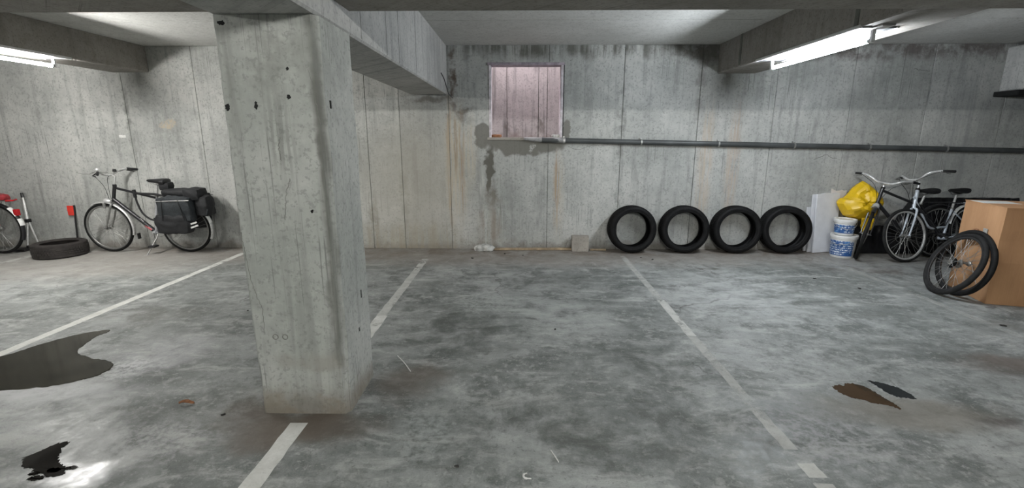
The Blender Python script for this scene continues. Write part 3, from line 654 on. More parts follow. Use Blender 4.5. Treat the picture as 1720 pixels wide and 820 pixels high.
def bicycle(label, loc, heading, lean, steer=0, o=None):
    """local x: forward from the rear axle, y: left, z: up; empty on the floor below the rear axle"""
    o = o or {}
    root = empty('bicycle', loc); root.rotation_mode = 'XYZ'; root.rotation_euler = (R(lean), 0, R(heading)); tag(root, label, 'bicycle', 'parked bicycles')
    wbx = o.get('wb', 1.06); BB = Vector((.44, 0, .285)); HT = Vector((wbx - .215, 0, .93)); HB = Vector((wbx - .150, 0, .715)); F = Vector((wbx, 0, WR))
    ax = (HT - HB).normalized()
    SX = Matrix.Translation(HB) @ Matrix.Rotation(R(steer), 4, ax) @ Matrix.Translation(-HB)
    ST = Vector((o.get('sx', .275), 0, o.get('st', .80))); fm = o.get('frame', 'black_paint'); fm2 = o.get('frame2', fm)
    sd = (ST - BB).normalized()
    fr = MB().tube([HB, HT], .021, 12)
    if o.get('step'):
        fr.tube(spline([HB + Vector((0, 0, .12)), HB + Vector((-.10, 0, -.06)), HB + Vector((-.24, 0, -.28)), BB + Vector((.03, 0, .14)), BB + sd * .155 + Vector((0, 0, 0))], 5), .0145, 10)
    else:
        fr.tube([HT + ax * -.03, ST - sd * .03], .016, 10)
    frame = fr.obj('frame', fm, root)
    MB().tube([HB + ax * .03, BB], o.get('dr', .0215), 12).obj('down_tube', o.get('down', fm), root)
    MB().tube([BB - sd * .02, ST], .0165, 12).obj('seat_tube', fm2, root)
    if o.get('red'):
        d = (HB - BB).normalized(); MB().tube([BB + d * .05, BB + d * .15], .0272, 12).obj('red_band', 'pink_red', root)
    st = MB()
    for s in (-1, 1):
        st.tube([BB + Vector((-.03, s * .035, 0)), Vector((0, s * .062, WR))], .010, 8)
        st.tube([ST + Vector((.0, s * .02, -.04)), Vector((0, s * .062, WR))], .008, 8)
    st.tube([BB + Vector((0, -.045, 0)), BB + Vector((0, .045, 0))], .025, 14)
    st.obj('rear_stays', fm2, root)
    wheel_parts('rear_wheel', 0, WR, o.get('tyre', 'bike_tyre'), o.get('rim', 'alloy'), 'steel_dull', root, hubw=.07)
    wheel_parts('front_wheel', wbx, WR, o.get('tyre', 'bike_tyre'), o.get('rim', 'alloy'), 'steel_dull', root, SX, hubw=.06)
    fk = MB(); cr = HB - ax * .03
    fk.tube([cr, HB + ax * .02], .019, 10)
    for s in (-1, 1):
        fk.tube(spline([cr + Vector((0, s * .018, 0)), cr + Vector((.008, s * .047, -.035)), cr.lerp(F, .6) + Vector((-.008, s * .05, 0)), F + Vector((0, s * .05, 0))], 4), [.014] * 5 + [.012] * 4 + [.009] * 4, 8)
        fk.tube([F + Vector((0, s * .043, 0)), F + Vector((0, s * .066, 0))], .010, 8)
    fk.xf(SX).obj('fork', o.get('fork', fm), root)
    # handlebar with stem, grips and levers
    hb = HT + ax * o.get('rise', .13) + Vector((.05, 0, .0)); rise = o.get('barrise', .05); sweep = o.get('sweep', .13); wd = o.get('barw', .30)
    bar = [(-sweep, -wd, rise - .01), (-sweep * .45, -wd * .80, rise + .005), (.015, -wd * .52, rise * .9), (.03, -wd * .25, .01), (0, 0, 0)]
    full = [hb + Vector(p) for p in bar] + [hb + Vector((x, -y, z)) for x, y, z in reversed(bar[:-1])]
    sp = spline(full, 5)
    hbo = MB().tube(sp, .0130, 10).tube([HT - ax * .02, HT + ax * (o.get('rise', .13) - .02), hb], .0125, 10).xf(SX).obj('handlebar', o.get('bar', 'alloy'), root)
    MB().lathe([(.0, -.018), (.022, -.018), (.024, 0), (.022, .018), (0, .018)], 14, axis='z').xf(SX @ Matrix.Translation(HT)).obj('headset', 'black_plastic', root)
    for s in (-1, 1):
        e = hb + Vector((-sweep, s * wd, rise - .01)); q = hb + Vector((-sweep * .45, s * wd * .80, rise + .005)); d = (e - q).normalized()
        MB().tube([e - d * .10, e - d * .09, e + d * .02, e + d * .028], [.0135, .0165, .0165, .012], 10).xf(SX).obj('grip', 'black_plastic', hbo)
        b = q + (q - e).normalized() * .0
        MB().tube([b, b + Vector((.035, s * .01, -.022)), b + Vector((.02, s * .06, -.035)), b + d * .10 + Vector((.03, 0, -.03))], [.009, .008, .006, .005], 6).xf(SX).obj('brake_lever', 'steel_dull' if o.get('bar') else 'black_plastic', hbo)
        c = spline([b + Vector((.03, 0, -.01)), hb + Vector((.13, s * .10, -.02)), hb + Vector((.11, s * .03, -.16)), HB + Vector((.04, s * .015, .03))], 5)
        MB().tube(c, .0028, 5, cap=False).xf(SX).obj('brake_cable', 'black_plastic', hbo)
    if o.get('bell'):
        bp = hb + Vector((-sweep * .25, wd * .72, rise + .04)); MB().lathe([(0, .022), (.016, .017), (.024, .004), (.024, -.004), (0, -.006)], 14, axis='z').xf(SX @ Matrix.Translation(bp)).obj('bell', 'chrome', hbo)
        bp = hb + Vector((.03, -wd * .30, .05)); MB().lathe([(0, .022), (.02, .017), (.024, -.015), (0, -.02)], 12, axis='z').xf(SX @ Matrix.Translation(bp)).obj('bar_light', 'black_plastic', hbo)
    # saddle
    sp_ = ST + sd * o.get('post', .14)
    MB().tube([ST - sd * .02, sp_], .0135, 10).obj('seat_post', 'alloy', root)
    MB().tube([ST - sd * .012, ST + sd * .012], .021, 10).obj('seat_clamp', 'steel_dull', root)
    sa = saddle_mesh(sp_ + Vector((-.02, 0, .055)), o.get('stilt', 0)).obj('saddle', 'leather', root)
    rl = MB()
    for s in (-1, 1): rl.tube([sp_ + Vector((-.11, s * .04, .03)), sp_ + Vector((-.04, s * .02, .004)), sp_ + Vector((.04, s * .02, .004)), sp_ + Vector((.10, s * .01, .04))], .004, 6)
    rl.obj('saddle_rail', 'steel_dull', sa)
    # crank, chainring, pedals
    MB().lathe([(.078, -.062), (.085, -.062), (.085, -.058), (.078, -.058)], 30).lathe([(.0, -.06), (.03, -.06), (.03, -.057), (0, -.057)], 16).xf(Matrix.Translation((BB.x, 0, BB.z))).obj('chainring', 'steel_dull', root)
    ca = R(o.get('crank', 250))
    for s in (-1, 1):
        e = BB + Vector((math.cos(ca) * .17 * s, s * .085, math.sin(ca) * .17 * s))
        ck = MB().tube([BB + Vector((0, s * .06, 0)), e], [.012, .009], 8).obj('crank', 'steel_dull', root)
        MB().box((e.x - .045, e.y + (0 if s > 0 else -.09), e.z - .011), (e.x + .045, e.y + (.09 if s > 0 else 0), e.z + .011)).obj('pedal', 'black_plastic', ck, smooth=0, bevel=.004)
    ch = MB(); ch.tube([BB + Vector((0, -.06, .082)), Vector((0, -.05, WR + .038))], .004, 5).tube([BB + Vector((0, -.06, -.082)), Vector((.0, -.05, WR - .038))], .004, 5)
    ch.lathe([(.012, -.056), (.040, -.056), (.040, -.050), (.012, -.050)], 20, c=(0, 0, WR)); ch.obj('chain', 'steel_dull', root)
    if o.get('fend'):
        fender(0, o.get('fr0', 10), 205, o['fend'], root)
        fender(wbx, 62, 196, o['fend'], root, SX)
        MB().box((wbx - .41, -.022, .19), (wbx - .395, .022, .27)).xf(SX).obj('mud_flap', 'black_plastic', root, smooth=0) if o.get('flap') else None
    if o.get('rack'):
        z = o.get('rz', .73); rk = MB(); m_ = o['rack']
        for s in (-1, 1):
            rk.tube([(.20, s * .03, z), (.12, s * .055, z + .003), (-.22, s * .065, z), (-.28, s * .03, z - .01)], .0055, 7)
            rk.tube([(0, s * .075, WR + .02), (-.06, s * .068, z)], .005, 6); rk.tube([(0, s * .075, WR + .02), (-.19, s * .068, z - .01)], .005, 6)
        for x in (.10, -.03, -.16, -.27): rk.tube([(x, -.06, z), (x, .06, z)], .0045, 6)
        rk.obj('luggage_rack', m_, root)
    if o.get('lamp'):
        c = cr + Vector((.075, 0, .03)); MB().lathe([(0, -.05), (.018, -.048), (.034, -.02), (.040, .02), (.036, .03), (0, .034)], 16, axis='z').xf(SX @ Matrix.Translation(c) @ Matrix.Rotation(R(90), 4, 'Y')).obj('headlamp', o['lamp'], root)
        MB().tube([cr + Vector((0, 0, .02)), c + Vector((-.03, 0, 0))], .006, 6).xf(SX).obj('lamp_bracket', 'steel_dull', root)
    if o.get('tail'):
        fz = WR + (WR + .03) * math.sin(R(o['tail'])); fx = (WR + .03) * math.cos(R(o['tail']))
        MB().box((fx - .018, -.028, fz - .04), (fx + .018, .028, fz + .04)).obj('tail_light', 'red_lens', root, bevel=.008)
    if o.get('kick'):
        MB().tube([(.40, .03, .26), (.40, .06, .22), (.47, .20, .012), (.50, .215, .008)], [.010, .009, .008, .010], 8).obj('kickstand', 'steel_dull', root)
    return root

lb = bicycle('black and silver bicycle with black bags parked left of the column', (-4.60, 6.26, 0), 180, -3, -1,
    dict(frame='black_paint', frame2='silver_paint', down='black_paint', red=1, dr=.026, rim='steel_dull', fend='alloy', fr0=75, flap=1, rack='black_paint', lamp='chrome', bell=1, kick=1, rise=.15, barrise=.055, sweep=.09, barw=.30, st=.79, post=.155, crank=262, fork='steel_dull', stilt=-2, wb=1.09, sx=.325, rz=.785))
# white rear mudguard tip and dynamo of this bicycle
fender(0, 140, 168, 'white_plastic', lb, r=WR + .022, w=.028, name='mudguard_tip')
MB().tube([(1.03, .06, .70), (1.03, .06, .63)], .018, 10).obj('dynamo', 'steel_dull', lb)
for s in (.02, .05):
    MB().tube([(.56 + s * .2, .028, .50 - s * 3), (.60, .028, .55 - s * 3)], .002, 4).obj('decal', 'white_plastic', lb)

def soft_box(a, b, sub=5, amp=.012, seed=0, round_=.3, freq=7):
    """a puffy cushion-like box between corners a and b with cloth-like creases"""
    m = bmesh.new(); bmesh.ops.create_cube(m, size=2); bmesh.ops.subdivide_edges(m, edges=m.edges[:], cuts=sub * 2, use_grid_fill=True)
    c = [(p + q) / 2 for p, q in zip(a, b)]; h = [abs(q - p) / 2 for p, q in zip(a, b)]
    V = []
    for v in m.verts:
        p = v.co.copy(); l = max(abs(p.x), abs(p.y), abs(p.z)); q = p.normalized() * 1.25 * l
        q = p.lerp(q, round_)
        k = Vector((q.x * h[0], q.y * h[1], q.z * h[2]))
        nn = noise.noise(k * freq + Vector((seed, 0, seed))) + .5 * (1 - 2 * abs(noise.noise(k * freq * 1.8 + Vector((0, seed, 3)))))
        k += p.normalized() * nn * amp
        V.append((k.x + c[0], k.y + c[1], k.z + c[2]))
    m.verts.index_update(); f = [tuple(v.index for v in g.verts) for g in m.faces]; m.free()
    return MB().add(V, f)
def pannier(label, s, parent_mat, x0, x1, mat):
    t = empty('pannier_bag', (0, 0, 0)); tag(t, label, 'bag', 'panniers on the black and silver bicycle')
    t.matrix_world = parent_mat
    y0, y1 = (.085, .225) if s > 0 else (-.225, -.085); zb, zt = .33, .80
    soft_box((x0, y0, zb + .16), (x1, y1, zt), 7, .022, 3 + s, .32).obj('bag_body', mat, t, smooth=60)
    soft_box((x0 + .06, y0, zb - .01), (x1 + .07, y1 + .01 * s, zb + .24), 7, .020, 9, .5).obj('lower_pocket', 'fabric_black', t, smooth=60)
    yy = y1 + .010 if s > 0 else y0 - .010
    for x, q in ((x0 + .13, -.05), (x1 - .10, .03)):
        MB().tube([(x, yy, zt - .02), (x + q * .5, yy + .010 * s, zt - .14), (x + q, yy + .012 * s, zb + .17)], .006, 5).obj('strap', 'fabric_black', t)
    MB().tube([(x0 - .02, yy, zt - .03), (x1 + .01, yy, zt - .045)], .007, 6).obj('piping', 'steel_dull', t)
    if s > 0:
        for d in (0, .045):
            MB().box((x0 - .06, yy - .035, .40 + d), (x0 + .05, yy - .027, .422 + d)).xf(Matrix.Translation((x0, 0, .43)) @ Matrix.Rotation(R(18), 4, 'Y') @ Matrix.Translation((-x0, 0, -.43))).obj('reflective_strip', 'reflective', t, smooth=0)
    return t
bpy.context.view_layer.update()
pannier('large charcoal pannier bag on the near side of the bicycle rack', 1, lb.matrix_world.copy(), -.25, .19, 'fabric_grey')
pannier('black pannier bag on the wall side of the bicycle rack', -1, lb.matrix_world.copy(), -.27, .18, 'fabric_black')
tb_ = empty('rack_bundle'); tb_.matrix_world = lb.matrix_world.copy(); tag(tb_, 'black folded bundle strapped on top of the bicycle rack', 'bag')
soft_box((-.26, -.11, .805), (.18, .12, .885), 5, .018, 15, .35).obj('bundle_body', 'fabric_black', tb_, smooth=60)
soft_box((-.34, -.05, .76), (-.14, .15, .90), 5, .018, 21, .4).obj('bundle_end', 'fabric_black', tb_, smooth=60)
soft_box((.10, -.05, .87), (.23, .06, .975), 4, .010, 27, .4).obj('bundle_roll', 'fabric_black', tb_, smooth=60)
for x in (.08, -.08): MB().lathe([(.115, -.012), (.119, -.012), (.119, .012), (.115, .012)], 20, a0=0, a1=math.pi).xf(Matrix.Translation((x - .06, 0, .78)) @ Matrix.Rotation(R(90), 4, 'Z')).obj('strap', 'fabric_grey', tb_)
tl2 = empty('tail_bag'); tl2.matrix_world = lb.matrix_world.copy(); tag(tl2, 'small black bag hanging off the back of the bicycle rack', 'bag')
soft_box((-.42, -.05, .545), (-.26, .13, .80), 5, .020, 33, .45).obj('bag_body', 'fabric_black', tl2, smooth=60)
MB().tube([(-.40, .10, .66), (-.425, .13, .62), (-.40, .13, .555)], .008, 6).obj('strap', 'fabric_grey', tl2)
# U-lock on the frame
ul = empty('u_lock'); ul.matrix_world = lb.matrix_world.copy(); tag(ul, 'black U-shaped lock hanging on the bicycle seat tube', 'lock')
arc = [(.34 + .005, .055, .80)] + [(.42 + .115 * math.cos(a), .055, .66 + .115 * math.sin(a)) for a in []]
MB().tube(spline([(.20, .06, .505), (.30, .06, .470), (.42, .06, .475), (.52, .06, .56), (.565, .06, .70), (.575, .06, .83)], 5), .012, 8).obj('shackle', 'black_plastic', ul)
MB().tube([(.575, .06, .885), (.575, .06, .78)], .021, 10).obj('lock_end', 'black_plastic', ul)
MB().tube([(.56, .06, .835), (.30, .06, .825), (.17, .06, .80)], .015, 10).obj('crossbar', 'black_plastic', ul)

# red bicycle cut by the left edge of the photograph
rb = bicycle('dark red bicycle with a white mudguard patch at the left edge', (-7.12, 6.12, 0), 180, 0, 0,
    dict(frame='dark_red_paint', fend='black_paint', fr0=20, rack='steel_dull', tyre='bike_tyre', rim='steel_dull', lamp='chrome', st=.76, post=.12))
fender(0, 128, 150, 'white_plastic', rb, r=WR + .024, w=.034, name='white_patch')
fender(0, 157, 172, 'white_plastic', rb, r=WR + .024, w=.034, name='white_patch')
MB().box((-.335, -.03, .53), (-.29, .03, .62)).obj('tail_reflector', 'red_lens', rb, bevel=.01)
soft_box((-.20, -.07, .745), (.10, .07, .815), 3, .015, 41, .3).obj('rack_pad', 'red_paint', rb, smooth=60)
MB().tube([(-.27, -.07, .74), (-.30, 0, .735), (-.27, .07, .74)], .012, 8).obj('rack_reflector', 'red_lens', rb)

# folded metal stand and red marker leaning on the wall
fs = empty('folded_stand', (-7.05, 6.33, 0)); tag(fs, 'silver folded metal stand with black grip leaning on the wall', 'stand')
MB().tube([(.0, .13, .80), (.012, .12, .735)], [.016, .018], 10).obj('grip', 'black_plastic', fs)
MB().tube([(.012, .12, .735), (.02, .112, .66), (.055, .075, .43)], [.010, .018, .020], 10).obj('upper_tube', 'alloy', fs)
MB().box((.035, .045, .385), (.085, .105, .435)).obj('clamp', 'black_plastic', fs, bevel=.008)
for e in ((.04, -.04), (.13, .03)): MB().tube([(.055 + (e[0] - .04) * .2, .072, .40), (e[0] + .035, e[1] + .02, .06)], .010, 8).obj('leg', 'alloy', fs)
for e in ((.04, -.04), (.13, .03)): MB().tube([(e[0] + .033, e[1] + .02, .07), (e[0] + .04, e[1] + .015, .0)], [.014, .018], 8).obj('foot', 'black_plastic', fs)
MB().box((-.10, -.12, 0), (.12, .02, .035)).obj('base', 'black_plastic', fs, bevel=.01)
rm = empty('marker_pole', (-6.41, 6.44, 0)); tag(rm, 'thin black pole with a red plate leaning on the wall', 'marker')
MB().tube([(.03, 0, 0), (.045, .052, .62)], .011, 8).obj('pole', 'black_plastic', rm)
MB().box((-.045, .028, .475), (.042, .042, .615)).obj('red_plate', 'fluoro_red', rm, bevel=.006)

# ------------------------------------------------------------------ right-hand group
# white boards
def board(label, p0, p1, h, lean, mat, notch, seed, th=.022):
    """sheet standing on the floor edge p0-p1, leaning back against the wall"""
    rnd = random.Random(seed); d = Vector((p1[0] - p0[0], p1[1] - p0[1], 0)); L = d.length; d.normalize()
    top = [(L * i / 6, h + rnd.uniform(-notch, notch)) for i in range(6, -1, -1)]
    poly = [(0, 0), (L * .5, .004), (L, 0)] + top
    m = MB().prism(poly, -th / 2, th / 2)
    nrm = Vector((d.y, -d.x, 0)) * -1
    up = (Vector((0, 0, 1)) + nrm * math.tan(R(lean))).normalized(); nn = d.cross(up)
    X = Matrix(((d.x, up.x, nn.x, 0), (d.y, up.y, nn.y, 0), (d.z, up.z, nn.z, 0), (0, 0, 0, 1)))
    o = m.obj('foam_board', mat, smooth=0, bevel=.002, seg=1); o.matrix_world = Matrix.Translation((p0[0], p0[1], .004)) @ X
    return tag(o, label, 'board', 'white boards leaning beside the tyres')
board('narrow white board behind the others, next to the rightmost tyre', (3.995, 6.425), (4.22, 6.46), .62, 3, 'foam', .004, 1)
board('white board second from the front, its left edge showing', (4.02, 6.375), (4.36, 6.435), .80, 2.5, 'foam', .006, 2)
board('frontmost large white board with ragged top left of the buckets', (4.06, 6.32), (4.42, 6.40), .82, 4, 'foam', .012, 3)
board('off-white board peeking out at the top right of the white boards', (4.30, 6.462), (4.52, 6.475), .86, 1, 'foam_warm', .02, 4, .015)

def pail(label, loc, r0, r1, h, lab, rz):
    t = empty('paint_bucket', loc, rz); tag(t, label, 'bucket', 'paint buckets stacked by the boards')
    rr = lambda z: r0 + (r1 - r0) * z / h
    MB().lathe([(0, 0), (r0 * .97, 0), (r0, .006), (r1, h - .012), (r1 + .004, h - .010), (r1 + .004, h - .034), (r1 + .008, h - .034), (r1 + .008, h - .006), (r1, h), (0, h - .004)], 40, closed=False, axis='z').obj('pail_body', 'pail', t)
    MB().lathe([(0, h + .002), (r1 - .01, h + .002), (r1 - .006, h + .010), (r1 + .010, h + .010), (r1 + .013, h - .002), (r1 + .012, h - .018), (r1 + .009, h - .018)], 40, closed=False, axis='z').obj('lid', 'pail', t)
    z0, z1 = .03, h - .06
    MB().lathe([(rr(z0) + .0005, z0), (rr(z0) + .0022, z0), (rr(z1) + .0022, z1), (rr(z1) + .0005, z1)], 40, axis='z', a0=R(140), a1=R(140 + 178)).obj('printed_label', lab, t)
    MB().tube([(math.cos(a) * (r1 + .012), math.sin(a) * (r1 + .012), h - .03 - .08 * math.sin((a - R(150)) / R(180) * math.pi)) for a in [R(150 + 15 * i) for i in range(13)]], .003, 6).obj('handle', 'galv', t)
    return t
pail('larger white and blue paint bucket standing on the floor', (4.345, 6.15, 0), .132, .148, .292, 'label_a', R(-30))
pail('smaller white and blue paint bucket stacked on the larger one', (4.330, 6.152, .3025), .106, .119, .200, 'label_b', R(10))

# yellow bag
def yellow_bag():
    ol = [(4.564, .995), (4.66, .945), (4.735, .875), (4.80, .80), (4.837, .69), (4.80, .56), (4.70, .49), (4.58, .47), (4.456, .50), (4.37, .55), (4.30, .64), (4.275, .735), (4.375, .815), (4.48, .94)]
    ol = smooth_loop([(x - 4.56, z - .73) for x, z in ol], 3, .006, 8)
    n = len(ol); K = 8; V = []; Fc = []
    for side in (-1, 1):
        for r in range(K + 1):
            f = r / K
            for x, z in ol:
                t = (.17 if side < 0 else .10) * max(0, 1 - f ** 2.6) ** .55
                q = Vector((x * f, side * t, z * f))
                cr = (1 - 2.2 * abs(noise.noise(Vector((q.x * 5 + q.z * 3, side, q.z * 4 - q.x * 2)))))
                c2 = (1 - 2.2 * abs(noise.noise(Vector((q.x * 11 - q.z * 5, side * 2, q.z * 12)))))
                q.y += side * (.055 * cr + .022 * c2) * (1 - f ** 4) * min(1, f * 4)
                V.append(q)
    o1 = (K + 1) * n
    for sd in range(2):
        for r in range(K):
            for i in range(n):
                a = sd * o1 + r * n + i; b = sd * o1 + r * n + (i + 1) % n
                Fc.append((a, b, b + n, a + n))
    for i in range(n): Fc.append((K * n + i, K * n + (i + 1) % n, o1 + K * n + (i + 1) % n, o1 + K * n + i))
    o = MB().add(V, Fc).obj('plastic_bag', 'bag_yellow', smooth=14); o.location = (4.555, 6.27, .73)
    tag(o, 'bulging yellow plastic bag behind the handlebar of the black bicycle', 'bag')
    # crumpled hem hanging from the bag
    hem = MB(); V = []; n = 16
    for i in range(n + 1):
        for j in range(9):
            x = -.05 + .16 * i / n; z = -.20 - .20 * j / 8 * (1 - .3 * i / n)
            V.append((x + .02 * noise.noise(Vector((x * 20, z * 20, 1))), -.16 + .03 * noise.noise(Vector((x * 25, z * 12, 5))) - .02 * j / 8, z))
    Fc = [(i * 9 + j, (i + 1) * 9 + j, (i + 1) * 9 + j + 1, i * 9 + j + 1) for i in range(n) for j in range(8)]
    h = hem.add(V, Fc).obj('bag_tail', 'bag_yellow', o, smooth=50)
    md = h.modifiers.new('thick', 'SOLIDIFY'); md.thickness = .003
    for a, b in (((.02, -.165, -.16), (.10, -.17, -.21)), ((.05, -.168, -.13), (.13, -.165, -.17))):
        MB().tube([a, ((a[0] + b[0]) / 2, a[1] - .006, (a[2] + b[2]) / 2 + .01), b], .006, 5).obj('print_mark', 'white_plastic', o)
    return o
yellow_bag()

# black sheeting over a pile behind the bicycles
def pile():
    x0, x1, nx, ny = 4.52, 6.75, 120, 14; V = []; Fc = []
    def hgt(x):
        t = min(1, max(0, (x - 5.15) / .28)); t = t * t * (3 - 2 * t)
        return .37 + (.755 - .37) * t - .05 * max(0, 5.0 - x)
    for i in range(nx + 1):
        x = x0 + (x1 - x0) * i / nx; H = hgt(x)
        for j in range(ny + 1):
            s = j / ny          # from floor front, up, over the top, to the wall
            if s < .7: yy, z = 6.30 + .08 * (s / .7) ** 1.5, H * (s / .7)
            else: yy, z = 6.38 + .10 * (s - .7) / .3, H - .03 * (s - .7)
            k = Vector((x, yy, z)); r = 1 - 2 * abs(noise.noise(k * 6)); r2 = 1 - 2 * abs(noise.noise(k * 13 + Vector((5, 5, 5))))
            a = .030 * r + .014 * r2
            if z > .01: yy -= a * .8; z += a * .45
            else: z = .003
            V.append((x, min(yy, 6.495), max(z, .003)))
    for i in range(nx):
        for j in range(ny):
            a = i * (ny + 1) + j; Fc.append((a, a + ny + 1, a + ny + 2, a + 1))
    n = len(V); V += [(x0 + .01, 6.495, .003), (x1, 6.495, .003)]
    Fc.append(tuple(range(ny, -1, -1)) + (n,)); Fc.append(tuple(nx * (ny + 1) + j for j in range(ny + 1)) + (n + 1,))
    Fc.append((n, n + 1) + tuple(i * (ny + 1) + ny for i in range(nx, -1, -1)))
    o = MB().add(V, Fc).obj('sheeted_pile', 'black_sheet', smooth=45)
    tag(o, 'black plastic sheeting over a pile behind the bicycles', 'sheeting')
pile()

# black bicycle, front wheel turned towards the camera
bicycle('black bicycle with its front wheel turned out, beside the buckets', (5.53, 6.11, 0), 187, 4, 46,
    dict(frame='black_paint', fork='black_paint', fend='black_paint', rack='black_paint', lamp='steel_dull', bar='chrome', rise=.07, barrise=.06, sweep=.15, barw=.32, st=.72, post=.12, rim='steel_dull', crank=80))
# pale step-through bicycle
bicycle('pale step-through bicycle with white mudguards in front of the black sheeting', (5.985, 6.095, 0), 194, 11, -2,
    dict(step=1, frame='white_frame', frame2='white_frame', down='black_paint', fork='white_frame', fend=None, rack='white_frame', bar='chrome', rise=.13, barrise=.07, sweep=.15, barw=.31, st=.66, post=.20, tyre='bike_tyre_grey', rim='alloy', crank=20, stilt=-3))
wbk = [o for o in bpy.data.objects if o.name.startswith('bicycle') and 'pale' in str(o.get('label'))][0]
fender(0, 20, 150, 'white_plastic', wbk)

# cardboard box
def carton():
    N_ = Vector((4.468, 4.29, 0)); a = math.atan2(.594, .171)      # along the left face
    t = empty('cardboard_box', N_, a); tag(t, 'large brown cardboard box at the right edge with wheels leaning on it', 'box')
    L, Wd, H = .615, .80, .925       # local x along the left face, local y to the left -> box lies at negative y
    m = MB(); n = 10; V = []; Fc = []
    def wob(p): return .006 * noise.noise(Vector(p) * 3)
    b = MB().box((0, -Wd, .004), (L, 0, H)); 
    bm = bmesh.new(); me = b.mesh('tmp', 'card', smooth=0); bm.from_mesh(me); bmesh.ops.subdivide_edges(bm, edges=bm.edges[:], cuts=8, use_grid_fill=True)
    for v in bm.verts:
        p = v.co; k = 1 - abs(p.z / H - .5) * 1.2
        if p.y > -.001: p.y += .010 * noise.noise(p * 4) * k
        if p.x < .001: p.x += .014 * noise.noise(p * 4 + Vector((3, 3, 3))) * k
    me2 = bpy.data.meshes.new('box_body'); bm.to_mesh(me2); bm.free(); me2.materials.append(M['card'])
    bd = bpy.data.objects.new('box_body', me2); COL.objects.link(bd); bd.parent = t
    MB().box((-.004, -Wd, H - .001), (L + .004, -Wd / 2 - .002, H + .006)).obj('top_flap', 'card', t, smooth=0)
    MB().box((-.004, -Wd / 2 + .002, H - .001), (L + .004, .004, H + .006)).obj('top_flap', 'card', t, smooth=0)
    MB().box((L * .55, -.30, H + .006), (L * .9, -.005, H + .008)).obj('paper_slip', 'paper', t, smooth=0)
    MB().box((.175, .008, .655), (.235, .012, .70)).obj('sticker', 'ink_grey', t, smooth=0)
    for i, (x, w) in enumerate(((.25, .05), (.31, .04), (.36, .03))):
        MB().box((x, .008, .655 + .008 * (i % 2)), (x + w, .011, .668 + .008 * (i % 2))).obj('print_mark', 'ink', t, smooth=0)
carton()

# loose bicycle wheels leaning on the box
def loose_wheel(label, cx, cy, alpha, lean, spokes, mats, tr, cass=False):
    t = empty('bicycle_wheel'); tag(t, label, 'wheel', 'loose wheels leaning on the cardboard box')
    r = .338
    w = wheel_parts('rim', 0, r, mats[0], mats[1], mats[2], t, spokes=spokes, hubw=.09, tr=tr)
    if cass:
        for i, q in enumerate((.055, .048, .040, .032)):
            MB().lathe([(.01, .02 + i * .006), (q, .02 + i * .006), (q, .023 + i * .006), (.01, .023 + i * .006)], 22, c=(0, 0, r)).obj('sprocket', 'rubber', t)
        MB().tube([(0, -.06, r), (0, -.05, r), (.02, -.075, r + .03), (.06, -.08, r + .01)], .006, 6).obj('axle_lever', 'chrome', t)
    u = Vector((math.cos(R(alpha)), math.sin(R(alpha)), 0)); nr = Vector((u.y, -u.x, 0)); v = nr * math.sin(R(lean)) + Vector((0, 0, math.cos(R(lean)))); nn = v.cross(u)
    t.matrix_world = Matrix(((u.x, nn.x, v.x, cx), (u.y, nn.y, v.y, cy), (u.z, nn.z, v.z, .006), (0, 0, 0, 1)))
    return t
loose_wheel('front loose bicycle wheel with bright spokes and hub leaning on the box', 4.255, 4.615, 79.5, 23, 28, ('bike_tyre_grey', 'black_plastic', 'steel_dull'), .022, True)
loose_wheel('rear loose bicycle wheel sandwiched against the cardboard box', 4.385, 4.565, 83, 11.5, 20, ('bike_tyre', 'black_plastic', 'steel_dull'), .022)

# ------------------------------------------------------------------ small things along the wall and on the floor
pk = MB().box((0, 0, 0), (1.16, .055, .026))
po = pk.obj('wooden_plank', 'wood', bevel=.004, seg=1, smooth=0); po.location = (-.36, 6.40, .003); po.rotation_euler = (0, 0, R(1.5)); tag(po, 'thin weathered wooden plank lying along the wall below the window', 'plank')
bl = soft_box((-.115, -.055, 0), (.115, .055, .215), 4, .006, 51, .06, 12).obj('stone_block', 'block', smooth=30); bl.location = (.855, 6.395, .003); tag(bl, 'small rough stone block standing at the foot of the wall', 'block')
rg = soft_box((-.12, -.06, 0), (.12, .05, .06), 6, .028, 61, .45, 14).obj('crumpled_rag', 'rag', smooth=40); rg.location = (-.49, 6.40, .012); tag(rg, 'crumpled grey-white rag at the end of the wooden plank', 'rag')
tag(MB().tube(spline([(.66, 6.44, .006), (.68, 6.44, .11), (.74, 6.455, .15), (.78, 6.46, .10), (.80, 6.46, .01)]), .004, 5).obj('bent_wire', 'steel_dull'), 'bent wire loop standing beside the stone block', 'wire')
tag(MB().box((1.0, 6.38, .01), (1.22, 6.41, .03)).obj('wood_stick', 'wood', smooth=0), 'short wooden stick poking out behind the stone block', 'stick')
def strip(name, p, q, w, label, mat='paper', cat='litter', bow=.0):
    a = Vector((*p, .004)); b = Vector((*q, .004)); m = a.lerp(b, .5) + Vector((bow, bow * .4, .002))
    return tag(MB().tube(spline([a, m, b]), w, 6).obj(name, mat), label, cat)
strip('straw', (-.885, 3.11), (-.737, 2.88), .0035, 'thin pale straw on the floor right of the column', bow=.004)
strip('white_stick', (.164, 2.072), (.197, 1.985), .0035, 'short white stick on the foreground floor')
tag(MB().tube(spline([(.040, 1.905, .004), (.026, 1.895, .006), (.024, 1.882, .004), (.034, 1.871, .004), (.060, 1.868, .005)]), [.003] * 4 + [.005] * 13 + [.003] * 4, 6).obj('plastic_hook', 'paper'), 'small white hook-shaped plastic scrap on the foreground floor', 'litter')
lf = MB(); n = 10; V = []
for i in range(n):
    t = i / (n - 1); w = .016 * math.sin(math.pi * t) + .001
    for s in (-1, 0, 1): V.append(((t - .5) * .085, s * w, .012 * abs(s) + .006 * math.sin(t * 5)))
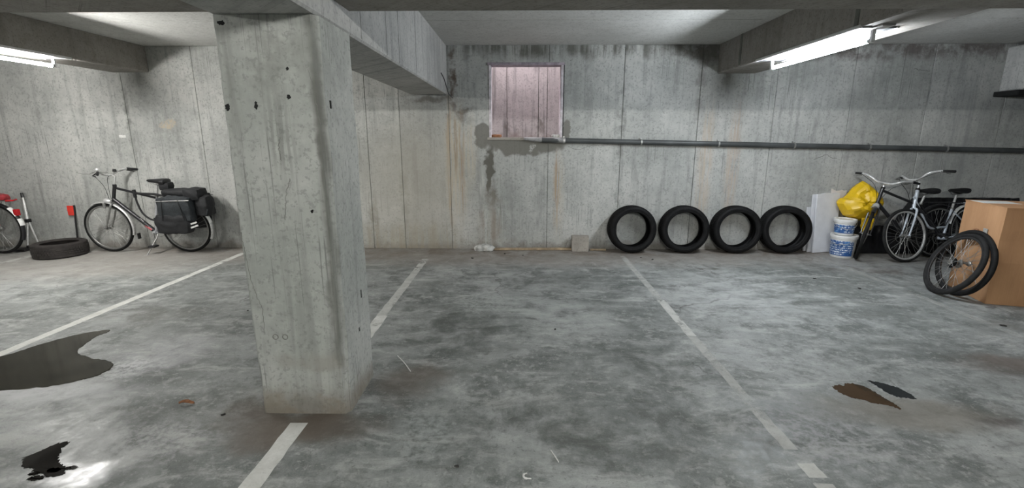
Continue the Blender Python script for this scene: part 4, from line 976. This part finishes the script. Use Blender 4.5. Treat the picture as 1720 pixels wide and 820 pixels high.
lf.add(V, [(i * 3 + j, (i + 1) * 3 + j, (i + 1) * 3 + j + 1, i * 3 + j + 1) for i in range(n - 1) for j in range(2)])
lfo = lf.obj('dry_leaf', 'leaf', smooth=60); lfo.modifiers.new('thick', 'SOLIDIFY').thickness = .0015; lfo.location = (-1.985, 2.465, .006); lfo.rotation_euler = (0, 0, R(10)); tag(lfo, 'curled dry brown leaf on the floor left of the column', 'leaf')
bits = [(-.30, 1.95, .02), (.30, 3.62, .02), (1.62, 6.02, .02), (1.75, 5.92, .03), (-2.5, 4.0, .02), (3.35, 5.10, .03), (3.6, 4.75, .03), (4.1, 3.75, .04), (-1.70, 2.36, .02), (-.62, 5.95, .03), (.05, 6.12, .02), (-.2, 6.2, .03)]
txt = ['left of the white stick in the foreground', 'in the middle of the open bay', 'in front of the leftmost standing tyre', 'in front of the two left standing tyres', 'left of the column near the painted line', 'in front of the white boards', 'between the black bicycle and the open bay', 'in front of the cardboard box', 'at the front left corner of the column', 'between the line and the wooden plank', 'in front of the wooden plank', 'beside the crumpled rag']
for i, (x, y, s) in enumerate(bits):
    s *= .55
    b = soft_box((-s, -s * .5, 0), (s * .8, s * .4, s * .35), 2, s * .35, i * 7, .4, 30 / (s * 40)).obj('grit_clump', 'debris', smooth=40); b.location = (x, y, .001); b.rotation_euler = (0, 0, i * 1.3)
    tag(b, 'small dark clump of grit ' + txt[i], 'debris', 'grit on the floor')

for cp in ([(4.02, 1.27), (4.10, 1.30), (4.18, 1.335), (4.24, 1.30), (4.33, 1.28)], [(.66, 1.45), (.80, 1.40), (.93, 1.44), (1.06, 1.46)], [(5.15, 2.44), (5.25, 2.42), (5.36, 2.415)], [(-6.25, 1.08), (-6.1, 1.06), (-5.95, 1.09), (-5.8, 1.08)]):
    rn = random.Random(int(cp[0][0] * 100)); MB().tube([(q.x, WY - .001, q.z + rn.uniform(-.006, .006)) for q in spline([(x, 0, z) for x, z in cp], 5)], .0028, 4).obj('crack', 'joint', wb, smooth=0)
for x, w, m_, lb_ in ((-.33, .07, 'leaf', 'left'), (.50, .05, 'rag', 'right')):
    b = soft_box((-w, -.03, 0), (w, .04, .035), 4, .018, 71 + w * 100, .5, 22).obj('sill_litter', m_, smooth=30); b.location = (x, WY + .05, wz0 + .006)
    tag(b, 'small heap of %s litter on the %s end of the window sill' % ('brown leaf' if m_ == 'leaf' else 'pale web', lb_), 'litter')
